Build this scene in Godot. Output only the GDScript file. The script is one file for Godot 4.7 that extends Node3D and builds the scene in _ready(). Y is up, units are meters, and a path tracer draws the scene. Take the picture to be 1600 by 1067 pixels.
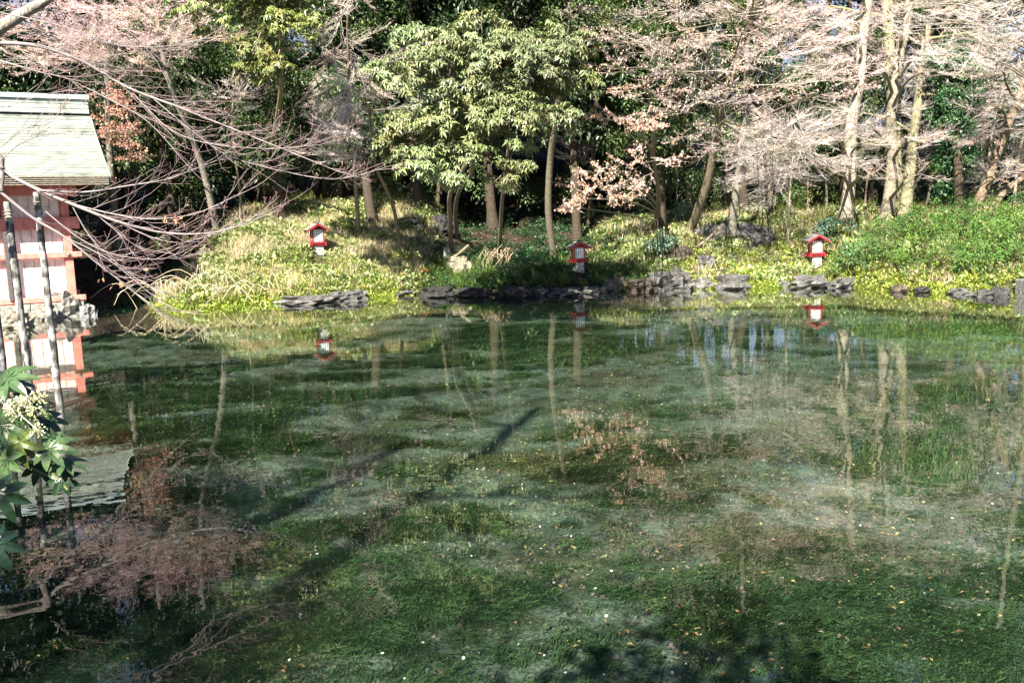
extends Node3D

# ---------------------------------------------------------------- lens and helpers
const F := 1400.0
const CAM := Vector3(0, 2.5, 0)
const PITCH := 8.65
const ROLL := -0.024
var view: Basis
var rng := RandomNumberGenerator.new()
var n_soft := FastNoiseLite.new()
var n_mid := FastNoiseLite.new()
var n_fine := FastNoiseLite.new()
var shore: Array = []
var used := {}
var M := {}
var K := {}

class MB:
	var v := PackedVector3Array()
	var n := PackedVector3Array()
	var c := PackedColorArray()
	func tri(a: Vector3, b: Vector3, d: Vector3, col: Color) -> void:
		var k := (d - a).cross(b - a).normalized()
		v.push_back(a); v.push_back(b); v.push_back(d)
		n.push_back(k); n.push_back(k); n.push_back(k)
		c.push_back(col); c.push_back(col); c.push_back(col)
	func quad(a: Vector3, b: Vector3, d: Vector3, e: Vector3, col: Color) -> void:
		tri(a, b, d, col)
		tri(a, d, e, col)
	func vert(p: Vector3, q: Vector3, col: Color) -> void:
		v.push_back(p); n.push_back(q); c.push_back(col)
	func tube(pts: Array, radii: Array, sides: int, col: Color, col2 := Color(-1, 0, 0)) -> void:
		if col2.r < 0.0: col2 = col
		var m := pts.size()
		var rings := []
		var nor := []
		var up := Vector3(0.13, 0.2, 0.97).normalized()
		for i in m:
			var t: Vector3 = (pts[mini(i + 1, m - 1)] - pts[maxi(i - 1, 0)]).normalized()
			var s := t.cross(up)
			if s.length() < 0.05: s = t.cross(Vector3.RIGHT)
			s = s.normalized()
			var w := s.cross(t).normalized()
			var ring := PackedVector3Array()
			var rn := PackedVector3Array()
			for k in sides:
				var a := TAU * k / sides
				var q := s * cos(a) + w * sin(a)
				rn.push_back(q)
				ring.push_back(pts[i] + q * radii[i])
			rings.push_back(ring); nor.push_back(rn)
		for i in m - 1:
			var ca := col.lerp(col2, float(i) / (m - 1))
			var cb := col.lerp(col2, float(i + 1) / (m - 1))
			for k in sides:
				var j := (k + 1) % sides
				vert(rings[i][k], nor[i][k], ca); vert(rings[i + 1][j], nor[i + 1][j], cb); vert(rings[i + 1][k], nor[i + 1][k], cb)
				vert(rings[i][k], nor[i][k], ca); vert(rings[i][j], nor[i][j], ca); vert(rings[i + 1][j], nor[i + 1][j], cb)
		for k in range(1, sides - 1):
			tri(rings[m - 1][0], rings[m - 1][k], rings[m - 1][k + 1], col2)
			tri(rings[0][0], rings[0][k + 1], rings[0][k], col)
	# box with its edges cut off by b
	func box(at: Vector3, size: Vector3, col: Color, basis := Basis(), b := 0.008) -> void:
		var h := size / 2.0
		b = minf(b, minf(h.x, minf(h.y, h.z)) * 0.5)
		var P := {}
		for ax in 3:
			for sg in [-1.0, 1.0]:
				var ring := []
				for q in [[-1.0, -1.0], [1.0, -1.0], [1.0, 1.0], [-1.0, 1.0]]:
					var p := Vector3()
					p[ax] = sg * h[ax]
					p[(ax + 1) % 3] = q[0] * (h[(ax + 1) % 3] - b)
					p[(ax + 2) % 3] = q[1] * (h[(ax + 2) % 3] - b)
					P[[ax, sg, q[0], q[1]]] = at + basis * p
					ring.push_back(at + basis * p)
				if sg > 0: quad(ring[0], ring[3], ring[2], ring[1], col)
				else: quad(ring[0], ring[1], ring[2], ring[3], col)
		for ax in 3:
			var u := (ax + 1) % 3
			var w := (ax + 2) % 3
			for su in [-1.0, 1.0]:
				for sw in [-1.0, 1.0]:
					# edge along ax between the faces u (su) and w (sw)
					var a0 = P[[u, su, sw, -1.0]]
					var a1 = P[[u, su, sw, 1.0]]
					var b0 = P[[w, sw, -1.0, su]]
					var b1 = P[[w, sw, 1.0, su]]
					if su * sw > 0: quad(a0, a1, b1, b0, col)
					else: quad(a0, b0, b1, a1, col)
		for sx in [-1.0, 1.0]:
			for sy in [-1.0, 1.0]:
				for sz in [-1.0, 1.0]:
					var x = P[[0, sx, sy, sz]]
					var y = P[[1, sy, sz, sx]]
					var z = P[[2, sz, sx, sy]]
					if sx * sy * sz > 0: tri(x, z, y, col)
					else: tri(x, y, z, col)
	func leaf(at: Vector3, dir: Vector3, side: Vector3, l: float, w: float, droop: float, col: Color) -> void:
		var up := side.cross(dir).normalized()
		var m1 := at + dir * l * 0.45 + up * l * 0.02
		var tip := at + dir * l - Vector3.UP * droop * l
		var s1 := m1 + side * w * 0.5 + up * w * 0.16
		var s2 := m1 - side * w * 0.5 + up * w * 0.16
		tri(at, s1, m1, col); tri(m1, s1, tip, col)
		tri(at, m1, s2, col); tri(m1, tip, s2, col)
	func mesh() -> ArrayMesh:
		var a := []
		a.resize(Mesh.ARRAY_MAX)
		a[Mesh.ARRAY_VERTEX] = v
		a[Mesh.ARRAY_NORMAL] = n
		a[Mesh.ARRAY_COLOR] = c
		var am := ArrayMesh.new()
		am.add_surface_from_arrays(Mesh.PRIMITIVE_TRIANGLES, a)
		return am

func ray(px: float, py: float) -> Vector3:
	return view * Vector3((px - 800.0) / F, -(py - 533.5) / F, -1.0)
func P(px: float, py: float, depth: float) -> Vector3:
	var r := ray(px, py)
	return CAM + r * (depth / -r.z)
func G(px: float, py: float, h := 0.0) -> Vector3:
	var r := ray(px, py)
	return CAM + r * ((h - CAM.y) / r.y)
# first point of the ray through (px, py) on the bank
func B(px: float, py: float) -> Vector3:
	var r := ray(px, py)
	r /= -r.z
	for i in 400:
		var p := CAM + r * (20.0 + i * 0.1)
		if p.y <= ground(p.x, p.z): return Vector3(p.x, ground(p.x, p.z), p.z)
	return CAM + r * 30.0
func rr(a: float, b: float) -> float: return rng.randf_range(a, b)
func rv() -> Vector3: return Vector3(rr(-1, 1), rr(-1, 1), rr(-1, 1))
func ru() -> Vector3:
	var p := rv()
	while p.length() > 1.0 or p.length() < 0.05: p = rv()
	return p.normalized()
func tone(c: Color, s: float) -> Color:
	var k := 1.0 + rr(-s, s)
	return Color(c.r * k * (1.0 + rr(-s, s) * 0.4), c.g * k, c.b * k * (1.0 + rr(-s, s) * 0.4))

func numbered(called: String) -> String:
	var k: int = used.get(called, 0)
	used[called] = k + 1
	return called if k == 0 else "%s_%03d" % [called, k]
func tag(o: Node, label := "", category := "", group := "", kind := "") -> Node:
	if label: o.set_meta("label", label)
	if category: o.set_meta("category", category)
	if group: o.set_meta("group", group)
	if kind: o.set_meta("kind", kind)
	return o
func base(called: String, at: Vector3, label := "", category := "", group := "", turn := 0.0) -> Node3D:
	var o := Node3D.new()
	o.name = numbered(called)
	add_child(o, true)
	o.position = at
	o.rotation.y = turn
	tag(o, label, category, group)
	return o
func put(called: String, mesh: Mesh, mat: Material, parent: Node = self, at := Vector3.ZERO) -> MeshInstance3D:
	var o := MeshInstance3D.new()
	if parent == self:
		o.name = numbered(called)
	else:
		var name_ := called
		var k := 0
		while parent.has_node(NodePath(name_)):
			k += 1
			name_ = "%s_%03d" % [called, k]
		o.name = name_
	o.mesh = mesh
	o.material_override = mat
	parent.add_child(o, true)
	o.position = at
	return o
func many(called: String, mesh: Mesh, mat: Material, xs: Array, cols: Array, parent: Node = self, kind := "stuff") -> MultiMeshInstance3D:
	var mm := MultiMesh.new()
	mm.transform_format = MultiMesh.TRANSFORM_3D
	mm.use_colors = true
	mm.mesh = mesh
	mm.instance_count = xs.size()
	for i in xs.size():
		mm.set_instance_transform(i, xs[i])
		mm.set_instance_color(i, cols[i])
	var o := MultiMeshInstance3D.new()
	o.multimesh = mm
	o.material_override = mat
	o.name = numbered(called) if parent == self else called
	parent.add_child(o, true)
	if kind: o.set_meta("kind", kind)
	return o

# ---------------------------------------------------------------- materials
func noise_tex(freq: float, octaves: int, ramp: Array, size := 512, type := FastNoiseLite.TYPE_SIMPLEX_SMOOTH, normal := false, bump := 4.0, sd := 1) -> NoiseTexture2D:
	var f := FastNoiseLite.new()
	f.seed = sd
	f.noise_type = type
	f.frequency = freq
	f.fractal_octaves = octaves
	var t := NoiseTexture2D.new()
	t.width = size; t.height = size
	t.seamless = true
	t.noise = f
	if normal:
		t.as_normal_map = true
		t.bump_strength = bump
	elif ramp.size():
		var g := Gradient.new()
		g.offsets = PackedFloat32Array(range(ramp.size()).map(func(i): return float(i) / (ramp.size() - 1)))
		g.colors = PackedColorArray(ramp.map(func(c): return Color(c, c, c) if c is float else c))
		t.color_ramp = g
	return t
func vmat(rough: float, spec := 0.5, back := 0.0, back_col := Color(0.7, 1.0, 0.35)) -> StandardMaterial3D:
	var m := StandardMaterial3D.new()
	m.vertex_color_use_as_albedo = true
	m.roughness = rough
	m.metallic_specular = spec
	m.cull_mode = BaseMaterial3D.CULL_DISABLED
	if back > 0.0:
		m.backlight_enabled = true
		m.backlight = Color(back_col.r * back, back_col.g * back, back_col.b * back).linear_to_srgb()
	return m
func tex_mat(tex: Texture2D, scale: Vector3, rough: float, height: Texture2D = null, depth := 1.0, world := true) -> StandardMaterial3D:
	var m := StandardMaterial3D.new()
	m.vertex_color_use_as_albedo = true
	m.albedo_texture = tex
	m.roughness = rough
	m.metallic_specular = 0.35
	m.uv1_triplanar = true
	m.uv1_world_triplanar = world
	m.uv1_scale = scale
	if height:
		m.heightmap_enabled = true
		m.heightmap_texture = height
		m.heightmap_scale = depth
	return m

func make_materials() -> void:
	var bark_t := noise_tex(0.03, 5, [0.35, 0.6, 0.8, 1.0], 512, FastNoiseLite.TYPE_SIMPLEX, false, 4.0, 3)
	var rough_t := noise_tex(0.02, 5, [0.3, 0.55, 0.75, 1.0], 512, FastNoiseLite.TYPE_PERLIN, false, 4.0, 5)
	var cell_t := noise_tex(0.03, 3, [], 512, FastNoiseLite.TYPE_CELLULAR, false, 4.0, 8)
	M.bark = tex_mat(bark_t, Vector3(1.6, 0.5, 1.6), 0.9, bark_t, 1.2)
	M.pole = tex_mat(noise_tex(0.012, 4, [0.25, 0.3, 0.85, 1.0], 512, FastNoiseLite.TYPE_SIMPLEX, false, 4.0, 13), Vector3(1.1, 0.55, 1.1), 0.85, bark_t, 0.6)
	M.rock = tex_mat(rough_t, Vector3(0.9, 0.9, 0.9), 0.85, rough_t, 5.0)
	M.stone = tex_mat(rough_t, Vector3(1.5, 1.5, 1.5), 0.9, rough_t, 1.0)
	M.ground = tex_mat(rough_t, Vector3(0.7, 0.7, 0.7), 1.0, cell_t, 4.0)
	M.paint = tex_mat(noise_tex(0.02, 5, [0.6, 0.88, 1.0, 1.0], 512, FastNoiseLite.TYPE_PERLIN, false, 4.0, 21), Vector3(0.8, 0.4, 0.8), 0.55)
	M.wood = tex_mat(noise_tex(0.02, 4, [0.55, 0.8, 1.0], 512, FastNoiseLite.TYPE_SIMPLEX, false, 4.0, 23), Vector3(0.6, 5.0, 5.0), 0.85, null, 1.0, false)
	M.copper = tex_mat(noise_tex(0.008, 5, [0.5, 0.8, 0.95, 1.0], 512, FastNoiseLite.TYPE_PERLIN, false, 4.0, 25), Vector3(0.5, 0.5, 0.5), 0.5)
	M.paper = vmat(0.9, 0.3)
	M.plain = vmat(0.7, 0.4)
	M.twig = vmat(0.7, 0.4)
	M.gloss = vmat(0.33, 0.5, 0.35)
	M.leaf = vmat(0.55, 0.45, 0.5)
	M.dark = vmat(0.45, 0.5, 0.3)
	M.dry = vmat(0.8, 0.3, 0.6, Color(1.0, 0.75, 0.55))
	M.grass = vmat(0.7, 0.35, 0.5)
	M.weed = vmat(0.8, 0.2, 0.4)
	var bed_t := noise_tex(0.035, 5, [0.45, 0.75, 0.9, 1.15], 1024, FastNoiseLite.TYPE_SIMPLEX, false, 4.0, 31)
	M.bed = tex_mat(bed_t, Vector3(0.55, 0.55, 0.55), 1.0, cell_t, 3.0)
	M.bed.metallic_specular = 0.1
	var w := StandardMaterial3D.new()
	w.transparency = BaseMaterial3D.TRANSPARENCY_ALPHA
	w.albedo_color = Color(0.30, 0.44, 0.36, 0.028)
	w.roughness = 0.0
	w.metallic_specular = 0.5
	w.normal_enabled = true
	w.normal_texture = noise_tex(0.012, 3, [], 1024, FastNoiseLite.TYPE_SIMPLEX_SMOOTH, true, 6.0, 41)
	w.normal_scale = 0.02
	w.uv1_scale = Vector3(9, 9, 1)
	M.water = w

# ---------------------------------------------------------------- foliage pieces
func clump(count: int, spread: float, l: float, w: float, droop: float, col: Color, vary: float, upward := 0.2, flat := 0.7) -> ArrayMesh:
	var mb := MB.new()
	for i in count:
		var d := ru()
		d.y = d.y * flat + upward
		d = d.normalized()
		var at := d * spread * sqrt(rng.randf()) * 0.8
		var dir := (d + ru() * 0.5 - Vector3.UP * droop * 0.5).normalized()
		var side := dir.cross(Vector3.UP + ru() * 0.4).normalized()
		var s := rr(0.7, 1.2)
		mb.leaf(at, dir, side, l * s, w * s, droop, tone(col, vary))
	return mb.mesh()
# shoots that carry whorls of long hanging leaves
func whorl_clump(col: Color, tip: Color) -> ArrayMesh:
	var mb := MB.new()
	for k in 5:
		var o := Vector3(rr(-0.22, 0.22), rr(-0.1, 0.14), rr(-0.22, 0.22))
		mb.tube([o - Vector3(o.x * 0.8, 0.2, o.z * 0.8), o], [0.006, 0.004], 3, Color(0.16, 0.12, 0.07))
		var n := rng.randi_range(6, 9)
		var a0 := rr(0, TAU)
		for i in n:
			var a := a0 + TAU * i / n + rr(-0.25, 0.25)
			var dir := Vector3(cos(a), rr(-0.75, 0.25), sin(a)).normalized()
			var side := dir.cross(Vector3.UP).normalized()
			var s := rr(0.75, 1.2)
			mb.leaf(o, dir, side, 0.17 * s, 0.056 * s, rr(0.15, 0.5), tone(col.lerp(tip, rng.randf()), 0.25))
	return mb.mesh()
# a flat fan of bare twigs along +x, with dry leaves or buds
func spray(reach: float, twigs: int, leaves: int, wood: Color, leaf_col: Color, leaf_size: float, thick := 0.005) -> ArrayMesh:
	var mb := MB.new()
	var ends := []
	var main := [Vector3.ZERO, Vector3(reach * 0.35, rr(-0.03, 0.05), rr(-0.05, 0.05)), Vector3(reach * 0.7, rr(-0.05, 0.08), rr(-0.1, 0.1)), Vector3(reach, rr(-0.05, 0.12), rr(-0.12, 0.12))]
	mb.tube(main, [thick * 1.6, thick * 1.3, thick, thick * 0.5], 3, wood)
	for i in twigs:
		var t := rr(0.08, 0.95)
		var o: Vector3 = main[0].lerp(main[3], t) + Vector3(0, 0.02, 0)
		var a := rr(0.35, 1.0) * (1.0 if i % 2 else -1.0)
		var l := reach * rr(0.25, 0.65) * (1.1 - t * 0.6)
		var d := Vector3(cos(a), rr(-0.15, 0.3), sin(a))
		var m := o + d * l * 0.5 + Vector3(0, rr(-0.02, 0.03), 0)
		var e := o + d * l + Vector3(0.06 * l, rr(0.0, 0.12) * l, 0)
		mb.tube([o, m, e], [thick * 0.8, thick * 0.65, thick * 0.35], 3, wood)
		ends.push_back([o, m, e])
		for k in 2:
			var q := o.lerp(e, rr(0.3, 0.9))
			var d2 := (d + Vector3(rr(-0.2, 0.5), rr(-0.2, 0.4), rr(-0.8, 0.8))).normalized()
			var e2 := q + d2 * l * rr(0.2, 0.45)
			mb.tube([q, e2], [thick * 0.5, thick * 0.28], 3, wood)
			ends.push_back([q, q.lerp(e2, 0.5), e2])
	for i in leaves:
		var e = ends[rng.randi() % ends.size()]
		var at: Vector3 = e[0].lerp(e[2], rr(0.2, 1.0))
		var dir := (ru() - Vector3.UP * 0.5).normalized()
		mb.leaf(at, dir, dir.cross(ru()).normalized(), leaf_size * rr(0.6, 1.3), leaf_size * rr(0.5, 0.9), 0.2, tone(leaf_col, 0.3))
	return mb.mesh()
func tuft(blades: int, h: float, w: float, lean: float, col: Color, vary: float, spread := 0.08) -> ArrayMesh:
	var mb := MB.new()
	for i in blades:
		var a := rr(0, TAU)
		var o := Vector3(rr(-spread, spread), 0, rr(-spread, spread))
		var d := Vector3(cos(a), 0, sin(a))
		var s := Vector3(-d.z, 0, d.x) * w * 0.5
		var hh := h * rr(0.5, 1.2)
		var m := o + d * lean * hh * 0.35 + Vector3(0, hh * 0.6, 0)
		var e := o + d * lean * hh * rr(0.8, 1.3) + Vector3(0, hh * rr(0.7, 1.0), 0)
		var k := tone(col, vary)
		mb.quad(o - s, o + s, m + s * 0.8, m - s * 0.8, k)
		mb.tri(m - s * 0.8, m + s * 0.8, e, k)
	return mb.mesh()
func streamer(col: Color) -> ArrayMesh:
	var mb := MB.new()
	for i in 24:
		var o := Vector3(rr(-0.12, 0.12), 0, rr(-0.09, 0.09))
		var l := rr(0.04, 0.15)
		var hh := rr(0.02, 0.07)
		var w := rr(0.0025, 0.005)
		var z := rr(-0.05, 0.05)
		var a := o + Vector3(l * 0.35, hh, z * 0.5)
		var e := o + Vector3(l, hh * rr(0.4, 1.1), z)
		var s := Vector3(0, w * 0.4, w)
		var k := tone(col, 0.35)
		mb.quad(o - s, o + s, a + s, a - s, k)
		mb.quad(a - s, a + s, e + s * 0.4, e - s * 0.4, k)
	return mb.mesh()

func make_pieces() -> void:
	K.whorl = whorl_clump(Color(0.11, 0.15, 0.065), Color(0.27, 0.30, 0.16))
	K.whorl_b = whorl_clump(Color(0.10, 0.15, 0.045), Color(0.32, 0.33, 0.12))
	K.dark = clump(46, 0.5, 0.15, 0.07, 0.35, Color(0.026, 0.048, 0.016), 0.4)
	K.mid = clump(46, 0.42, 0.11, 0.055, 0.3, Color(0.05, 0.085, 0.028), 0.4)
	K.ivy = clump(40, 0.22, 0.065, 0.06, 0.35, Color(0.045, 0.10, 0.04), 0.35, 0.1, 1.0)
	K.shrub = clump(44, 0.24, 0.10, 0.032, 0.25, Color(0.075, 0.14, 0.03), 0.35, 0.5, 0.9)
	K.pale = clump(30, 0.2, 0.14, 0.06, 0.3, Color(0.10, 0.16, 0.11), 0.3, 0.4, 0.9)
	K.cover = clump(26, 0.2, 0.085, 0.062, 0.05, Color(0.25, 0.28, 0.115), 0.6, 0.7, 0.7)
	K.weedy = clump(26, 0.17, 0.09, 0.045, 0.05, Color(0.30, 0.35, 0.075), 0.5, 0.8, 0.6)
	K.straw = tuft(16, 0.3, 0.009, 0.9, Color(0.50, 0.44, 0.31), 0.5, 0.12)
	K.grass = tuft(18, 0.28, 0.010, 0.8, Color(0.23, 0.27, 0.07), 0.4, 0.09)
	K.blade = tuft(20, 0.42, 0.014, 1.0, Color(0.12, 0.20, 0.04), 0.35, 0.06)
	K.pink = spray(0.95, 15, 34, Color(0.50, 0.44, 0.42), Color(0.55, 0.43, 0.39), 0.05, 0.004)
	K.pink_b = spray(0.8, 12, 64, Color(0.48, 0.42, 0.40), Color(0.58, 0.44, 0.39), 0.06, 0.004)
	K.bare = spray(1.0, 18, 16, Color(0.47, 0.425, 0.42), Color(0.44, 0.35, 0.31), 0.035, 0.004)
	K.buds = spray(1.0, 18, 40, Color(0.54, 0.45, 0.44), Color(0.56, 0.46, 0.44), 0.035, 0.004)
	K.stream = streamer(Color(0.026, 0.053, 0.022))
	var lf := MB.new()
	lf.leaf(Vector3(-0.04, 0, 0), Vector3(1, 0.05, 0).normalized(), Vector3(0, 0, 1), 0.085, 0.045, 0.02, Color(1, 1, 1))
	K.one = lf.mesh()

# ---------------------------------------------------------------- ground
func shore_z(x: float) -> float:
	if x <= shore[0].x: return shore[0].z
	for i in shore.size() - 1:
		if x < shore[i + 1].x:
			return lerpf(shore[i].z, shore[i + 1].z, (x - shore[i].x) / (shore[i + 1].x - shore[i].x))
	return shore[-1].z
func ground(x: float, z: float) -> float:
	var d := shore_z(x) - z
	if d < 0.0: return maxf(-0.62, d * 0.5 - 0.05)
	var mound := smoothstep(-9.9, -9.0, x) * (1.0 - smoothstep(-3.6, -1.2, x))
	var right := smoothstep(2.5, 5.0, x)
	var s := lerpf(lerpf(0.15, 0.31, mound), 0.21, right)
	var h := minf(d / 0.5, 1.0) * 0.2 - 0.05 + s * minf(d, 7.5)
	h += clampf(d - 7.5, 0.0, 12.0) * lerpf(0.12, 0.06, right)
	h += clampf(d - 16.0, 0.0, 45.0) * lerpf(0.45, 0.13, smoothstep(4.0, 9.0, x))
	if x < -9.6:
		var low := -0.22 + clampf(d - 1.2, 0.0, 1.5) * 0.2 + clampf(d - 2.6, 0.0, 3.0) * 0.16 + clampf(d - 9.0, 0, 50) * 0.3
		h = lerpf(h, low, smoothstep(-9.6, -10.5, x))
	h += n_soft.get_noise_2d(x * 6.0, z * 6.0) * minf(d, 2.0) * 0.12
	h += n_mid.get_noise_2d(x * 18.0, z * 18.0) * clampf(d - 0.4, 0.0, 1.0) * 0.22
	return h
func sheet(f: Callable, xs: Array, ds: Array, colour: Callable) -> ArrayMesh:
	var v := PackedVector3Array()
	var c := PackedColorArray()
	var idx := PackedInt32Array()
	for j in ds.size():
		for i in xs.size():
			var p: Vector3 = f.call(xs[i], ds[j])
			v.push_back(p)
			c.push_back(colour.call(p))
	var w := xs.size()
	for j in ds.size() - 1:
		for i in w - 1:
			var a := j * w + i
			idx.append_array(PackedInt32Array([a, a + w, a + 1, a + 1, a + w, a + w + 1]))
	var n := PackedVector3Array()
	n.resize(v.size())
	for k in range(0, idx.size(), 3):
		var q := (v[idx[k + 2]] - v[idx[k]]).cross(v[idx[k + 1]] - v[idx[k]])
		if q.y < 0: q = -q
		for m in 3: n[idx[k + m]] += q
	for k in n.size(): n[k] = n[k].normalized()
	var a := []
	a.resize(Mesh.ARRAY_MAX)
	a[Mesh.ARRAY_VERTEX] = v; a[Mesh.ARRAY_NORMAL] = n; a[Mesh.ARRAY_COLOR] = c; a[Mesh.ARRAY_INDEX] = idx
	var am := ArrayMesh.new()
	am.add_surface_from_arrays(Mesh.PRIMITIVE_TRIANGLES, a)
	return am
func steps(a: float, b: float, s: float) -> Array:
	var o := []
	var n := int(ceil(absf(b - a) / s))
	for i in n + 1: o.push_back(lerpf(a, b, float(i) / n))
	return o
func weediness(x: float, z: float) -> float:
	return n_mid.get_noise_2d(x * 9.0, z * 20.0) * 0.8 + n_soft.get_noise_2d(x * 5.0 + 40.0, z * 9.0) * 0.7 + n_fine.get_noise_2d(x * 14.0, z * 22.0) * 0.25
func bed_y(x: float, z: float) -> float:
	return -0.6 + n_mid.get_noise_2d(x * 10.0, z * 14.0) * 0.1 + n_soft.get_noise_2d(x * 3.0, z * 3.0) * 0.1
func bed_colour(p: Vector3) -> Color:
	var w := smoothstep(0.0, 0.22, weediness(p.x, p.z) - 0.16 * smoothstep(-9.0, -4.0, p.z))
	var sand := Color(0.070, 0.102, 0.076)
	var brown := Color(0.046, 0.050, 0.028)
	var green := Color(0.013, 0.037, 0.014)
	var k := smoothstep(0.05, 0.4, n_mid.get_noise_2d(p.x * 12.0 + 90.0, p.z * 18.0)) * 0.7
	var c := sand.lerp(brown, k)
	c = c.lerp(green, w * 0.85)
	var s := 1.0 + n_fine.get_noise_2d(p.x * 60.0, p.z * 60.0) * 0.5
	return Color(c.r * s, c.g * s, c.b * s)
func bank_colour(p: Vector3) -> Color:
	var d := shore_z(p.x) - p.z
	var soil := Color(0.055, 0.042, 0.03)  # soil and litter colours darkened to stand in for shade on the slope
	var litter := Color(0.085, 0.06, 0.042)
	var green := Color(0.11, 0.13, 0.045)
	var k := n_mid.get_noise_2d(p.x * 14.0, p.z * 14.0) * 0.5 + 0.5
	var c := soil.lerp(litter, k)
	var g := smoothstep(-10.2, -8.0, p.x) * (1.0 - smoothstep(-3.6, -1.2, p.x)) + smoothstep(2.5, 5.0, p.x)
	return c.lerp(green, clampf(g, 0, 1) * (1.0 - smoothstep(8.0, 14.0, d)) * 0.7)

func build_ground() -> void:
	var at_bank := func(x: float, d: float) -> Vector3:
		var z := shore_z(x) - d
		return Vector3(x, ground(x, z), z)
	var ds := steps(-0.8, 3.0, 0.13) + steps(3.25, 20.0, 0.4) + [21.5, 24.0, 28.0, 34.0, 42.0, 52.0, 62.0, 80.0, 120.0]
	var xs := [-120.0, -80.0, -55.0, -40.0, -30.0] + steps(-25.0, 25.0, 0.2) + [30.0, 40.0, 55.0, 80.0, 120.0]
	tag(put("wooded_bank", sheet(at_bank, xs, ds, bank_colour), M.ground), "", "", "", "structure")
	var at_bed := func(x: float, z: float) -> Vector3: return Vector3(x, minf(bed_y(x, z), -0.25), z)
	tag(put("pond_bed", sheet(at_bed, [-40.0, -30.0, -22.0] + steps(-18.0, 18.0, 0.1) + [22.0, 30.0, 40.0], steps(2.0, -26.5, 0.08), bed_colour), M.bed), "", "", "", "structure")
	var at_near := func(x: float, z: float) -> Vector3:
		var edge := -2.4 + n_mid.get_noise_1d(x * 20.0) * 0.3 - 2.2 * (1.0 - smoothstep(-4.4, -3.2, x)) - 16.4 * (1.0 - smoothstep(-13.6, -12.4, x)) - 9.0 * (1.0 - smoothstep(-12.2, -11.2, x)) * smoothstep(-13.6, -12.4, x) - 18.0 * smoothstep(15.5, 19.0, x)
		return Vector3(x, lerpf(-0.9, 0.9, smoothstep(edge - 0.5, edge, z)) + n_soft.get_noise_2d(x * 8.0, z * 8.0) * 0.08, z)
	tag(put("near_bank", sheet(at_near, [-120.0, -70.0, -40.0, -28.0] + steps(-22.0, 22.0, 0.4) + [28.0, 40.0, 70.0, 120.0], steps(-24.0, 6.0, 0.25) + [12.0, 30.0, 60.0, 120.0], func(_p): return Color(0.11, 0.10, 0.05)), M.ground), "", "", "", "structure")
	var pm := PlaneMesh.new()
	pm.size = Vector2(80, 44)
	tag(put("water", pm, M.water, self, Vector3(0, 0, -6.0)), "", "", "", "structure")

# ---------------------------------------------------------------- trees
func bend_line(pts: Array, per := 4) -> Array:
	var c := Curve3D.new()
	for i in pts.size():
		var t: Vector3 = (pts[mini(i + 1, pts.size() - 1)] - pts[maxi(i - 1, 0)]) / 6.0
		c.add_point(pts[i], -t, t)
	var o := []
	for i in pts.size() - 1:
		for k in per: o.push_back(c.sample(i, float(k) / per))
	o.push_back(pts[-1])
	return o
func taper(n: int, a: float, b: float, wob := 0.06) -> Array:
	var o := []
	for i in n: o.push_back(lerpf(a, b, float(i) / (n - 1)) * (1.0 + rr(-wob, wob)))
	return o
func grow(mb: MB, p: Vector3, dir: Vector3, l: float, r: float, level: int, tips: Array, lift: float, col: Color) -> void:
	var pts := [p]
	var d := dir.normalized()
	var q := p
	var n := 4
	for i in n:
		d = (d + ru() * 0.22 + Vector3.UP * lift).normalized()
		q += d * l / n
		pts.push_back(q)
		if level <= 1: tips.push_back([q, d])
	mb.tube(pts, taper(n + 1, r, r * 0.45), 5 if r > 0.02 else 3, col)
	if level <= 0: return
	for k in 3:
		var t := rng.randi_range(1, n)
		var side := (d + ru() * 1.1).normalized()
		grow(mb, pts[t], side, l * rr(0.45, 0.7), r * 0.5, level - 1, tips, lift, col)
func spray_set(tips: Array, per: float, flat: float, c0: Color, vary: float, s0: float, s1: float, origin: Vector3) -> Array:
	var xs := []
	var cs := []
	for t in tips:
		var n := int(per) + (1 if rng.randf() < fmod(per, 1.0) else 0)
		for k in n:
			var d: Vector3 = (t[1] + ru() * 0.7)
			d.y *= 1.0 - flat
			d = d.normalized()
			var side := d.cross(Vector3.UP + ru() * (1.0 - flat) * 0.5).normalized()
			var b := Basis(d, side.cross(d), side)
			xs.push_back(Transform3D(b.scaled_local(Vector3.ONE * rr(s0, s1)), t[0] - origin))
			cs.push_back(tone(c0, vary))
	return [xs, cs]
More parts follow.
